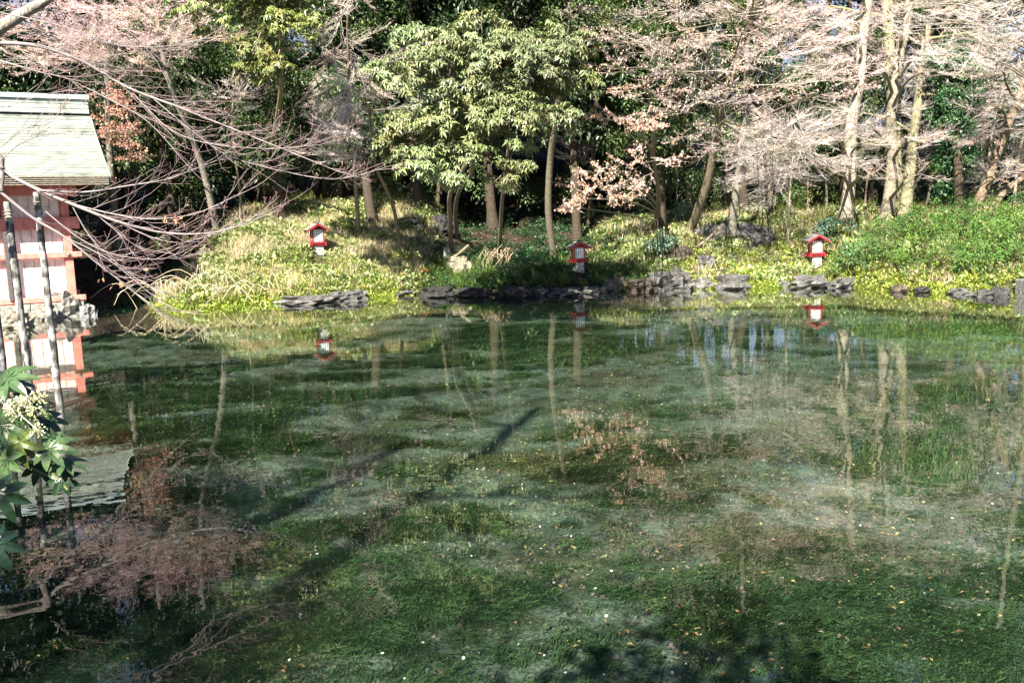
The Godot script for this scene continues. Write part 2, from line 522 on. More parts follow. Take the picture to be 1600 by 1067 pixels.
# a bare or dry-leaved tree: trunk through the given points, limbs from its upper part, sprays at their ends
func bare_tree(called: String, label: String, group: String, pts: Array, r0: float, r1: float, col: Color, limbs: int, reach: float, from_t: float, piece: String, mat: Material, per: float, toward: Vector3, lift := 0.05, tint := Color(1, 1, 1), flat := 0.6, lvl := 1) -> Node3D:
	var o := base(called, pts[0], label, "tree", group)
	var line := bend_line(pts)
	var loc := line.map(func(p): return p - pts[0])
	var rad := taper(line.size(), r0, r1)
	rad[0] = r0 * 1.5
	rad[1] = r0 * 1.12
	var mb := MB.new()
	mb.tube([loc[0] - Vector3(0, 0.3, 0)] + loc, [r0 * 1.6] + rad, 9, col)
	put("trunk", mb.mesh(), M.bark, o)
	if limbs > 0:
		var lb := MB.new()
		var tips := []
		for i in limbs:
			var t := lerpf(from_t, 1.0, (i + rng.randf()) / limbs)
			var k := clampi(int(t * (line.size() - 1)), 0, line.size() - 1)
			var a := rr(0, TAU)
			var dir := (Vector3(cos(a), rr(-0.05, 0.45), sin(a)) + toward).normalized()
			grow(lb, loc[k], dir, reach * rr(0.6, 1.1), maxf(rad[k] * 0.42, 0.014), lvl, tips, lift, col)
		put("limbs", lb.mesh(), M.bark, o)
		if per > 0.0:
			var s := spray_set(tips, per, flat, tint, 0.2, 0.7, 1.3, Vector3.ZERO)
			many("crown", K[piece], mat, s[0], s[1], o)
	return o
# a tree whose twigs lie in flat tiers [px, py, half width, half height, depth]
func tier_tree(called: String, label: String, group: String, pts: Array, r0: float, r1: float, col: Color, tiers: Array, piece: String, mat: Material, per: float, tint: Color, extra := 0) -> void:
	var o := bare_tree(called, label, group, pts, r0, r1, col, 0, 1.0, 0.5, piece, mat, 0.0, Vector3.ZERO)
	var p0: Vector3 = pts[0]
	var line := bend_line(pts)
	var lb := MB.new()
	var xs := []
	var cs := []
	for q in tiers:
		var c := P(q[0], q[1], q[4])
		var w: float = q[2] * q[4] / F
		var hh: float = q[3] * q[4] / F
		var k := 0
		for i in line.size():
			if absf(line[i].y - c.y + 0.5 + w * 0.2) < absf(line[k].y - c.y + 0.5 + w * 0.2): k = i
		var from: Vector3 = line[clampi(k, 2, line.size() - 2)]
		var mid := from.lerp(c, 0.5) + Vector3(0, 0.15, 0) + ru() * 0.15
		var arm := bend_line([from, mid, c], 4)
		lb.tube(arm.map(func(p): return p - p0), taper(arm.size(), maxf(r1 * 0.5, 0.03), 0.012), 5, col)
		var shade := tone(tint, 0.15)
		for i in int(per * 0.62 * (w + 0.4)):
			var a := rr(0, TAU)
			var t := sqrt(rng.randf())
			var at := c + Vector3(cos(a) * w * t, rr(-1, 1) * hh * (1.1 - t * 0.5) - t * t * hh * 0.6, sin(a) * minf(w, 1.3) * t)
			var d := (at - c + (c - from).normalized() * 0.6 + Vector3(rr(-0.4, 0.4), 0, rr(-0.4, 0.4)))
			d.y = rr(-0.3, 0.55)
			d = d.normalized()
			var side := d.cross(Vector3.UP + ru() * 0.7).normalized()
			xs.push_back(Transform3D(Basis(d, side.cross(d), side).scaled_local(Vector3.ONE * rr(0.6, 1.15)), at - d * 0.4 - p0))
			cs.push_back(tone(shade, 0.18))
			if i % 3 == 0:
				var j: Vector3 = arm[rng.randi_range(3, arm.size() - 1)]
				lb.tube([j - p0, j.lerp(at, 0.5) + ru() * 0.08 + Vector3(0, 0.06, 0) - p0, at - p0], [0.020, 0.014, 0.008], 4, col.lerp(Color(0.55, 0.5, 0.46), 0.5))
	put("limbs", lb.mesh(), M.bark, o)
	many("crown", K[piece], mat, xs, cs, o)
# leaf clumps through the volume of flattened blobs [centre, radius]
func blob_set(blobs: Array, density: float, flat: float, tint: Color, vary: float, s0: float, s1: float, origin: Vector3, hang := 0.0) -> Array:
	var xs := []
	var cs := []
	for b in blobs:
		var c: Vector3 = b[0]
		var r: float = b[1]
		var n := int(density * r * r)
		var shade := tone(tint, 0.28)
		for i in n:
			var d := ru()
			if d.y < -0.4 and rng.randf() < 0.6: d.y = -d.y
			var rad := r * (0.45 + 0.55 * sqrt(rng.randf())) * (1.0 + 0.35 * n_mid.get_noise_3dv((c + d * r) * 25.0))
			var p := c + Vector3(d.x * rad, d.y * rad * flat, d.z * rad)
			if n_fine.get_noise_3d(p.x * 16.0, p.y * 26.0, p.z * 16.0) < -0.12: continue
			var up := (Vector3.UP + d * 0.6 + ru() * 0.3 - Vector3.UP * hang).normalized()
			var x := up.cross(ru()).normalized()
			xs.push_back(Transform3D(Basis(x, up, x.cross(up)).scaled_local(Vector3.ONE * rr(s0, s1)), p - origin))
			cs.push_back(tone(shade, vary))
	return [xs, cs]
func leafy_tree(called: String, label: String, group: String, trunks: Array, col: Color, blobs: Array, piece: String, mat: Material, density: float, flat: float, tint: Color, s0 := 0.8, s1 := 1.25, hang := 0.0) -> Node3D:
	var p0: Vector3 = trunks[0][0][0]
	var o := base(called, p0, label, "tree", group)
	for t in trunks:
		var line := bend_line(t[0]).map(func(p): return p - p0)
		var mb := MB.new()
		var rad := taper(line.size(), t[1], t[2])
		rad[0] *= 1.4
		mb.tube([line[0] - Vector3(0, 0.3, 0)] + line, [rad[0] * 1.1] + rad, 9, col)
		put("trunk", mb.mesh(), M.bark, o)
	# limbs from the trunk tops to the blobs
	var lb := MB.new()
	for b in blobs:
		var best: Vector3 = trunks[0][0][-1]
		for t in trunks:
			for q in t[0].slice(1):
				if q.distance_to(b[0]) < best.distance_to(b[0]): best = q
		var e: Vector3 = b[0]
		var m: Vector3 = best.lerp(e, 0.5) + Vector3(rr(-0.2, 0.2), rr(0.0, 0.3), rr(-0.2, 0.2))
		lb.tube(bend_line([best - p0, m - p0, e - p0], 3), taper(7, 0.035, 0.012), 5, col)
		for k in 5:
			var q: Vector3 = e + ru() * b[1] * 0.8
			lb.tube([e.lerp(m, 0.2) - p0, e.lerp(q, 0.5) + ru() * 0.1 - p0, q - p0], [0.014, 0.01, 0.005], 3, col)
	put("limbs", lb.mesh(), M.bark, o)
	var s := blob_set(blobs, density, flat, tint, 0.2, s0, s1, p0, hang)
	many("crown", K[piece], mat, s[0], s[1], o)
	return o
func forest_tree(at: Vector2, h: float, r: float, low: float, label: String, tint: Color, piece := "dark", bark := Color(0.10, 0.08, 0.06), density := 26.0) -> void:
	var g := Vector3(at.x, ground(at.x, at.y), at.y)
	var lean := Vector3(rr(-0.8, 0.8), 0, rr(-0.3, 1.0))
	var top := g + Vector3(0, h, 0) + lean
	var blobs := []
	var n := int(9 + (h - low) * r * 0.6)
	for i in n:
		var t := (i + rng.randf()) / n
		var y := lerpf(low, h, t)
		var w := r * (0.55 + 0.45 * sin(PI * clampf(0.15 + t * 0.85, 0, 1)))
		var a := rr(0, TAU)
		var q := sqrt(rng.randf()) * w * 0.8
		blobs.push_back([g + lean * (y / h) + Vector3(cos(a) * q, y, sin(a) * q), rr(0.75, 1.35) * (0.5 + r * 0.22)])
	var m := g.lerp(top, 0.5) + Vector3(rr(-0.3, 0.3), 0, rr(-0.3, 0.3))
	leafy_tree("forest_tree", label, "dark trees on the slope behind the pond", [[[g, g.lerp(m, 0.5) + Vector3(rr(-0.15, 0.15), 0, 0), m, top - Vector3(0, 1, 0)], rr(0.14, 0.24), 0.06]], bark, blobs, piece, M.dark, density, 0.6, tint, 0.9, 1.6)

# ---------------------------------------------------------------- things
func rock_mesh(sd: int) -> ArrayMesh:
	var f := FastNoiseLite.new()
	f.seed = sd
	f.frequency = 0.55
	f.noise_type = FastNoiseLite.TYPE_CELLULAR
	f.cellular_return_type = FastNoiseLite.RETURN_DISTANCE
	var g := FastNoiseLite.new()
	g.seed = sd + 7
	g.frequency = 1.1
	g.fractal_octaves = 4
	var at := func(u: float, t: float) -> Vector3:
		var d := Vector3(cos(u) * sin(t), cos(t), sin(u) * sin(t))
		var k := 0.72 + f.get_noise_3dv(d * 1.6) * 0.32 + g.get_noise_3dv(d * 1.3) * 0.42
		var p := d * k
		if p.y > 0.42: p.y = 0.42 + (p.y - 0.42) * 0.45
		return p
	var mb := MB.new()
	var nu := 22
	var nt := 14
	for j in nt:
		for i in nu:
			var a: Vector3 = at.call(TAU * i / nu, PI * j / nt)
			var b: Vector3 = at.call(TAU * (i + 1) / nu, PI * j / nt)
			var c: Vector3 = at.call(TAU * (i + 1) / nu, PI * (j + 1) / nt)
			var e: Vector3 = at.call(TAU * i / nu, PI * (j + 1) / nt)
			var up := (c - a).cross(e - b).normalized().y
			if (a + b + c).dot((c - a).cross(e - b)) < 0.0: up = -up
			var q := (a + c) * 0.5
			var k := 0.8 + g.get_noise_3dv(q * 5.0) * 0.7
			var moss := smoothstep(0.35, 0.9, up) * clampf(0.5 + f.get_noise_3dv(q * 4.0) * 1.5, 0, 1)
			mb.quad(a, b, c, e, Color(k, k, k).lerp(Color(1.5, 1.5, 0.85), moss * 0.7))
	return mb.mesh()
var rocks: Array = []
func rock_mat(c: Color) -> StandardMaterial3D:
	var key := "rock" + c.to_html()
	if not M.has(key):
		var m: StandardMaterial3D = M.rock.duplicate()
		m.albedo_color = c.linear_to_srgb()
		M[key] = m
	return M[key]
func rock(px: float, py: float, w: float, h: float, c: Color, label: String, on_water := true, back := 0.0) -> void:
	var p := G(px, py, 0.0) if on_water else B(px, py)
	if on_water: p.z -= back
	var k := -p.z / F
	var cc: Color = c * [0.75, 1.0, 1.3][rng.randi() % 3]
	var o := put("rock", rocks[rng.randi() % rocks.size()], rock_mat(Color(cc.r, cc.g, cc.b)), self, p + Vector3(0, h * k * 0.12, -w * k * 0.22))
	o.rotation.y = rr(0, TAU)
	o.scale = Vector3(w * k * 0.84, h * k * 1.12, w * k * 0.66)
	tag(o, label, "rock", "lava rocks along the far shore" if on_water else "rocks on the far bank")

var lanterns: Array = []
func lantern(px: float, py_top: float, py_foot: float, depth: float, turn: float, lattice: bool, label: String) -> void:
	var top := P(px, py_top, depth)
	var foot := P(px, py_foot, depth)
	var o := base("lantern", Vector3(foot.x, foot.y, foot.z), label, "lantern", "red wooden lanterns on the far bank", turn)
	var total := top.y - foot.y
	lanterns.push_back(foot)
	var s := (total + 0.02) / 1.12
	var red := tone(Color(0.21, 0.02, 0.023), 0.25)
	o.rotation.z = rr(-0.03, 0.03)
	o.rotation.x = rr(-0.025, 0.025)
	var dk := Color(0.13, 0.12, 0.11)
	var mk := func(called: String, boxes: Array, mat: Material, parent: Node) -> MeshInstance3D:
		var mb := MB.new()
		for b in boxes: mb.box(b[0] * s, b[1] * s, b[2], b[3] if b.size() > 3 else Basis(), 0.006)
		return put(called, mb.mesh(), mat, parent)
	mk.call("stone_post", [[Vector3(0, 0.05, 0), Vector3(0.27, 0.76, 0.27), Color(0.68, 0.70, 0.68)]], M.stone, o)
	mk.call("base_beam", [[Vector3(0, 0.455, 0.16), Vector3(0.50, 0.05, 0.05), red]], M.paint, o)
	mk.call("base_beam", [[Vector3(0, 0.455, -0.16), Vector3(0.56, 0.06, 0.05), red]], M.paint, o)
	mk.call("base_beam", [[Vector3(0.19, 0.458, 0), Vector3(0.05, 0.055, 0.52), red]], M.paint, o)
	mk.call("base_beam", [[Vector3(-0.19, 0.458, 0), Vector3(0.05, 0.055, 0.52), red]], M.paint, o)
	mk.call("floor_board", [[Vector3(0, 0.515, 0), Vector3(0.44, 0.06, 0.44), red]], M.paint, o)
	for x in [-0.155, 0.155]:
		for z in [-0.155, 0.155]:
			mk.call("corner_post", [[Vector3(x, 0.71, z), Vector3(0.034, 0.335, 0.034), red]], M.paint, o)
	for z in [-0.145, 0.145]:
		var win: MeshInstance3D = mk.call("paper_window", [[Vector3(0, 0.705, z * 0.93), Vector3(0.262, 0.315, 0.008), Color(0.56, 0.66, 0.74) if lattice else Color(0.6, 0.59, 0.58)]], M.paper, o)
		var zz: float = z * 1.0
		if lattice:
			for k in 4: mk.call("lattice_bar", [[Vector3(-0.131 + 0.0655 * (k + 0.5) + 0.0, 0.705, zz), Vector3(0.012, 0.315, 0.012), Color(0.10, 0.11, 0.12)]], M.plain, win)
			for k in 5: mk.call("lattice_bar", [[Vector3(0, 0.575 + 0.063 * k, zz), Vector3(0.262, 0.010, 0.009), Color(0.10, 0.11, 0.12)]], M.plain, win)
		else:
			for k in 5: mk.call("lattice_bar", [[Vector3(0, 0.582 + 0.06 * k, zz), Vector3(0.262, 0.011, 0.009), Color(0.16, 0.14, 0.13)]], M.plain, win)
	for x in [-0.145, 0.145]:
		var sw: MeshInstance3D = mk.call("paper_window", [[Vector3(x * 0.93, 0.705, 0), Vector3(0.008, 0.315, 0.262), Color(0.55, 0.56, 0.55)]], M.paper, o)
		for k in 4: mk.call("lattice_bar", [[Vector3(x, 0.585 + 0.075 * k, 0), Vector3(0.009, 0.010, 0.262), Color(0.12, 0.1, 0.1)]], M.plain, sw)
	mk.call("head_rail", [[Vector3(0, 0.893, 0.155), Vector3(0.40, 0.035, 0.05), red]], M.paint, o)
	mk.call("head_rail", [[Vector3(0, 0.893, -0.155), Vector3(0.40, 0.035, 0.05), red]], M.paint, o)
	mk.call("head_rail", [[Vector3(0.155, 0.89, 0), Vector3(0.046, 0.034, 0.26), red]], M.paint, o)
	mk.call("head_rail", [[Vector3(-0.155, 0.89, 0), Vector3(0.046, 0.034, 0.26), red]], M.paint, o)
	# gable triangles
	for z in [-0.13, 0.13]:
		var gb := MB.new()
		var a := Vector3(-0.2, 0.91, z) * s
		var b := Vector3(0.2, 0.91, z) * s
		var c := Vector3(0, 1.04, z) * s
		var t := Vector3(0, 0, 0.02) * s
		gb.tri(a, c, b, red * 0.7); gb.tri(a + t, b + t, c + t, red * 0.7); gb.quad(a, b, b + t, a + t, red * 0.7)
		gb.quad(b, c, c + t, b + t, red * 0.7); gb.quad(c, a, a + t, c + t, red * 0.7)
		put("gable", gb.mesh(), M.paint, o)
	# roof of stepped boards on both slopes, red barge boards at both ends
	var ang := deg_to_rad(31.0)
	for sg in [-1.0, 1.0]:
		var bs := Basis(Vector3(0, 0, 1), -sg * ang)
		var slope: MeshInstance3D = mk.call("roof_slope", [[bs * Vector3(sg * 0.17, 0.0, 0) + Vector3(0, 1.045, 0), Vector3(0.35, 0.018, 0.6), Color(0.2, 0.05, 0.04), bs]], M.plain, o)
		for k in 5:
			mk.call("roof_board", [[bs * Vector3(sg * (0.04 + 0.07 * k), 0.02, 0) + Vector3(0, 1.045, 0), Vector3(0.078, 0.018, 0.64), tone(Color(0.27, 0.27, 0.265), 0.12), bs * Basis(Vector3(0, 0, 1), sg * 0.09)]], M.wood, slope)
		for z in [-0.315, 0.315]:
			mk.call("barge_board", [[bs * Vector3(sg * 0.18, -0.02, 0) + Vector3(0, 1.045, z), Vector3(0.37, 0.045, 0.022), red, bs]], M.paint, o)
	mk.call("ridge_board", [[Vector3(0, 1.085, 0), Vector3(0.075, 0.035, 0.68), dk]], M.wood, o)

func shrine() -> void:
	var yaw := deg_to_rad(29.0)
	var e := P(170, 283, 22.2)
	var bas := Basis(Vector3.UP, yaw)
	var p := e - bas.x * 0.91 - bas.z * 1.0
	var o := base("shrine_building", Vector3(p.x, 0.36, p.z), "pink red painted shrine hall with pale green copper roof at the water's edge", "shrine", "", yaw)
	var eh := e.y - 0.36
	var red := Color(0.58, 0.13, 0.10)
	var pale := Color(0.84, 0.70, 0.66)
	var W := 7.0
	var D := 6.2
	var mk := func(called: String, at: Vector3, size: Vector3, col: Color, mat: Material, parent: Node = o, bs := Basis()) -> MeshInstance3D:
		var mb := MB.new()
		mb.box(at, size, col, bs, 0.012)
		return put(called, mb.mesh(), mat, parent)
	# stone plinth
	for i in 6: mk.call("plinth_block", Vector3(-0.45 - i * 1.2, -0.25, -0.02), Vector3(1.19, 0.5, 0.5), tone(Color(0.55, 0.54, 0.52), 0.1), M.stone)
	for i in 5: mk.call("plinth_block", Vector3(0.0, -0.25, -0.9 - i * 1.2), Vector3(0.45, 0.5, 1.19), tone(Color(0.5, 0.49, 0.47), 0.1), M.stone)
	# walls
	for i in 5:
		var x0 := -0.1 - i * 1.3
		for j in 5: mk.call("wall_plank", Vector3(x0 - 0.65 - 0.456 + 0.228 * j, eh * 0.5, -0.14 + rr(-0.006, 0.006)), Vector3(0.221, eh - 0.02, 0.05), tone(pale, 0.06), M.paint)
		mk.call("pillar", Vector3(x0 + 0.02 - (1.3 if i == 4 else 0.0) * 0.0, eh * 0.5, -0.1), Vector3(0.19, eh, 0.19), red.lerp(pale, 0.12), M.paint)
	mk.call("pillar", Vector3(-0.08 - 6.5, eh * 0.5, -0.1), Vector3(0.19, eh, 0.19), red, M.paint)
	for i in 4:
		mk.call("wall_panel", Vector3(-0.12, eh * 0.5, -0.9 - i * 1.4), Vector3(0.06, eh - 0.02, 1.24), red, M.paint)
		mk.call("pillar", Vector3(-0.08, eh * 0.5, -1.6 - i * 1.4), Vector3(0.19, eh, 0.16), red, M.paint)
	mk.call("wall_panel", Vector3(-W * 0.5, eh * 0.5, -D), Vector3(W - 0.3, eh, 0.1), red, M.paint)
	mk.call("wall_panel", Vector3(-W + 0.3, eh * 0.5, -D * 0.5), Vector3(0.1, eh, D - 0.2), red, M.paint)
	for y in [0.09, 1.18, 1.97, eh - 0.15]:
		var b: MeshInstance3D = mk.call("cross_beam", Vector3(-W * 0.5 + 0.17, y, 0.03), Vector3(W + 0.1, 0.14 if y < 1.5 else 0.3, 0.09), red.lerp(pale, 0.15), M.paint)
		mk.call("side_beam", Vector3(0.05, y, -D * 0.5), Vector3(0.09, 0.13 if y < 1.5 else 0.28, D + 0.1), red, M.paint)
		if y == 1.18:
			for i in 5:
				var cy := MB.new()
				var c := Vector3(-0.09 - i * 1.3, y, 0.075)
				cy.tube([c, c + Vector3(0, 0, 0.02), c + Vector3(0, 0, 0.035)], [0.05, 0.045, 0.02], 10, Color(0.2, 0.17, 0.15))
				put("nail_cover", cy.mesh(), M.plain, b)
	# dark door frame on the left of the front
	mk.call("door_frame", Vector3(-1.43, 0.95, 0.1), Vector3(0.1, 1.7, 0.06), Color(0.12, 0.11, 0.12), M.wood)
	# eaves: rafters under the roof
	for i in 18: mk.call("rafter", Vector3(0.75 - i * 0.45, eh - 0.03, 0.25), Vector3(0.09, 0.1, 1.35), red, M.paint)
	mk.call("fascia", Vector3(-W * 0.5 + 0.6, eh + 0.06, 0.86), Vector3(W + 0.85, 0.1, 0.08), red, M.paint)
	mk.call("soffit", Vector3(-W * 0.5 + 0.6, eh + 0.05, -D * 0.5 + 0.1), Vector3(W + 0.8, 0.05, D + 1.4), Color(0.3, 0.1, 0.08), M.paint)
	# roof: curved slopes laid in copper courses
	var run := 4.1
	var rise := 1.85
	var rx := -W * 0.5 + 0.46
	var rw := W + 0.9
	var prof := func(t: float) -> Vector2: return Vector2(1.0 - run * t, eh + 0.12 + rise * (0.78 * t + 0.22 * t * t))
	for sgn in [1.0, -1.0]:
		var slope := MB.new()
		var zc := 1.0 - run
		for k in 24:
			var a: Vector2 = prof.call(k / 24.0)
			var b: Vector2 = prof.call((k + 1) / 24.0)
			var za: float = zc + sgn * (a.x - zc)
			var zb: float = zc + sgn * (b.x - zc)
			slope.quad(Vector3(rx - rw * 0.5, a.y, za), Vector3(rx + rw * 0.5, a.y, za), Vector3(rx + rw * 0.5, b.y, zb), Vector3(rx - rw * 0.5, b.y, zb), Color(0.3, 0.36, 0.32))
		var sl := put("roof_slope", slope.mesh(), M.copper, o)
		for k in 22:
			var a: Vector2 = prof.call(k / 22.0)
			var b: Vector2 = prof.call((k + 1) / 22.0)
			var za: float = zc + sgn * (a.x - zc)
			var zb: float = zc + sgn * (b.x - zc)
			var bs := Basis(Vector3.RIGHT, sgn * (atan2(b.y - a.y, a.x - b.x) - 0.11))
			mk.call("copper_course", Vector3(rx, (a.y + b.y) * 0.5 + 0.02, (za + zb) * 0.5), Vector3(rw + 0.04, 0.026, a.distance_to(b) * 1.06), tone(Color(0.275, 0.315, 0.29), 0.11), M.copper, sl, bs)
	for k in 5: mk.call("eave_board", Vector3(rx, eh + 0.115 - 0.045 * k, 1.02 - 0.022 * k), Vector3(rw, 0.04, 0.1), Color(0.36, 0.34, 0.28), M.wood)
	for sx in [-1.0, 1.0]:
		for k in 12:
			for sgn in [1.0, -1.0]:
				var a: Vector2 = prof.call(k / 12.0)
				var b: Vector2 = prof.call((k + 1) / 12.0)
				var zc := 1.0 - run
				var bs := Basis(Vector3.RIGHT, sgn * atan2(b.y - a.y, a.x - b.x))
				mk.call("verge_board", Vector3(rx + sx * (rw * 0.5 + 0.03), (a.y + b.y) * 0.5 - 0.05, zc + sgn * ((a.x + b.x) * 0.5 - zc)), Vector3(0.05, 0.16, a.distance_to(b) * 1.02), Color(0.40, 0.48, 0.42), M.copper, o, bs)
		var gm := MB.new()
		var gx: float = rx + sx * (rw * 0.5 - 0.7)
		gm.tri(Vector3(gx, eh, 0.6), Vector3(gx, eh, 2.0 - run * 2.0 - 0.6), Vector3(gx, eh + rise, 1.0 - run), red)
		put("gable", gm.mesh(), M.paint, o)
	var ry := eh + 0.12 + rise
	for k in 3: mk.call("ridge_tier", Vector3(rx, ry + 0.06 + k * 0.13, 1.0 - run), Vector3(rw + 0.02 - 0.16 * (2 - k) * 0.0, 0.118, 0.5 - k * 0.09), tone(Color(0.34, 0.40, 0.37), 0.08), M.copper)
	mk.call("ridge_cap", Vector3(rx, ry + 0.45, 1.0 - run), Vector3(rw + 0.1, 0.13, 0.44), Color(0.42, 0.55, 0.58), M.copper)

func pole(a: Vector3, b: Vector3, r: float, col: Color, label: String) -> void:
	var d := (b - a).normalized()
	var end := b + d * ((-0.7 - b.y) / d.y)
	var o := base("wooden_prop", end, label, "pole", "weathered poles propping the cherry branches")
	var mb := MB.new()
	var pts := []
	var rad := []
	for i in 14:
		var t := i / 13.0
		pts.push_back((a - end) * t + Vector3(sin(i * 1.7) * 0.006, 0, cos(i * 2.3) * 0.006))
		rad.push_back(r * (1.06 - 0.14 * t) * (1.0 + rr(-0.05, 0.05)))
	mb.tube(pts, rad, 12, col)
	put("shaft", mb.mesh(), M.pole, o)
	var cap := MB.new()
	cap.tube([a - end, a - end + (a - end).normalized() * 0.03], [r * 0.9, r * 0.8], 12, col * 0.8)
	put("cut_end", cap.mesh(), M.wood, o)
	var rope := MB.new()
	for k in 3:
		var c := (a - end) * (0.965 - k * 0.014)
		var ring := []
		for i in 13: ring.push_back(c + Vector3(cos(TAU * i / 12.0), 0, sin(TAU * i / 12.0)) * r * 0.98)
		rope.tube(ring, taper(13, 0.012, 0.012, 0.0), 4, Color(0.18, 0.14, 0.1))
	put("rope_binding", rope.mesh(), M.plain, o)

# long drooping branches of the cherry tree that stands outside the picture on the left
func branch(mb: MB, tips: Array, px: Array, depth: Array, w0: float, w1: float, col: Color, twigs: float) -> void:
	var pts := []
	for i in px.size(): pts.push_back(P(px[i][0], px[i][1], lerpf(depth[0], depth[1], float(i) / (px.size() - 1))))
	var line := bend_line(pts, 5)
	mb.tube(line, taper(line.size(), w0, w1, 0.1), 7, col)
	var l := 0.0
	for i in line.size() - 1: l += line[i].distance_to(line[i + 1])
	for k in int(l * twigs):
		var t := rr(0.12, 1.0)
		var i := clampi(int(t * (line.size() - 1)), 0, line.size() - 2)
		var d: Vector3 = (line[i + 1] - line[i]).normalized()
		var out := (d + Vector3(rr(-0.2, 0.5), rr(-0.35, 0.75), rr(-0.6, 0.6))).normalized()
		var ll := rr(0.25, 0.9) * (1.15 - t * 0.5)
		twig(mb, tips, line[i], out, ll, maxf(w1 * 0.6, 0.0045), 2, col)
	twig(mb, tips, line[-1], (line[-1] - line[-2]).normalized(), 0.5, w1, 2, col)
func twig(mb: MB, tips: Array, p: Vector3, dir: Vector3, l: float, r: float, level: int, col: Color) -> void:
	var pts := [p]
	var d := dir
	for i in 4:
		d = (d + ru() * 0.13 + Vector3.UP * 0.05).normalized()
		pts.push_back(pts[-1] + d * l / 4.0)
	mb.tube(pts, [r, r * 0.85, r * 0.7, r * 0.55, r * 0.4], 4, col, col.lerp(Color(0.33, 0.19, 0.2), 0.6))
	tips.push_back([pts[-1], d])
	if level <= 0: return
	for k in rng.randi_range(1, 3):
		var q: Vector3 = pts[rng.randi_range(1, 4)]
		twig(mb, tips, q, (d + ru() * 0.75 + Vector3.UP * 0.1).normalized(), l * rr(0.3, 0.6), r * 0.6, level - 1, col)

func fatsia_leaf(size: float, lobes: int, col: Color, droop: float) -> ArrayMesh:
	var mb := MB.new()
	# blade in the xz plane, stalk at the origin, pointing along +x
	for k in lobes:
		var a := lerpf(-2.1, 2.1, float(k) / (lobes - 1))
		var l := size * (1.0 - 0.36 * absf(a) / 2.1) * rr(0.92, 1.06)
		var d := Vector3(cos(a), 0, sin(a))
		var s := Vector3(-sin(a), 0, cos(a))
		var w := size * 0.135
		var prev := [Vector3.ZERO, Vector3.ZERO, Vector3.ZERO]
		for j in range(1, 6):
			var t := j / 5.0
			var ww: float = w * [0.75, 1.0, 1.05, 0.72, 0.0][j - 1] * (1.25 if j == 1 else 1.0)
			var c := d * l * t + Vector3(0, -droop * l * t * t + 0.03 * size * sin(t * 3.0), 0)
			var lft := c + s * ww + Vector3(0, ww * 0.28, 0)
			var rgt := c - s * ww + Vector3(0, ww * 0.28, 0)
			if j < 5:
				mb.quad(prev[0], prev[1], c, lft, col * rr(0.75, 1.15))
				mb.quad(prev[1], prev[2], rgt, c, col * rr(0.75, 1.15))
			else:
				mb.tri(prev[0], prev[1], c, col)
				mb.tri(prev[1], prev[2], c, col)
			prev = [lft, c, rgt]
	return mb.mesh()
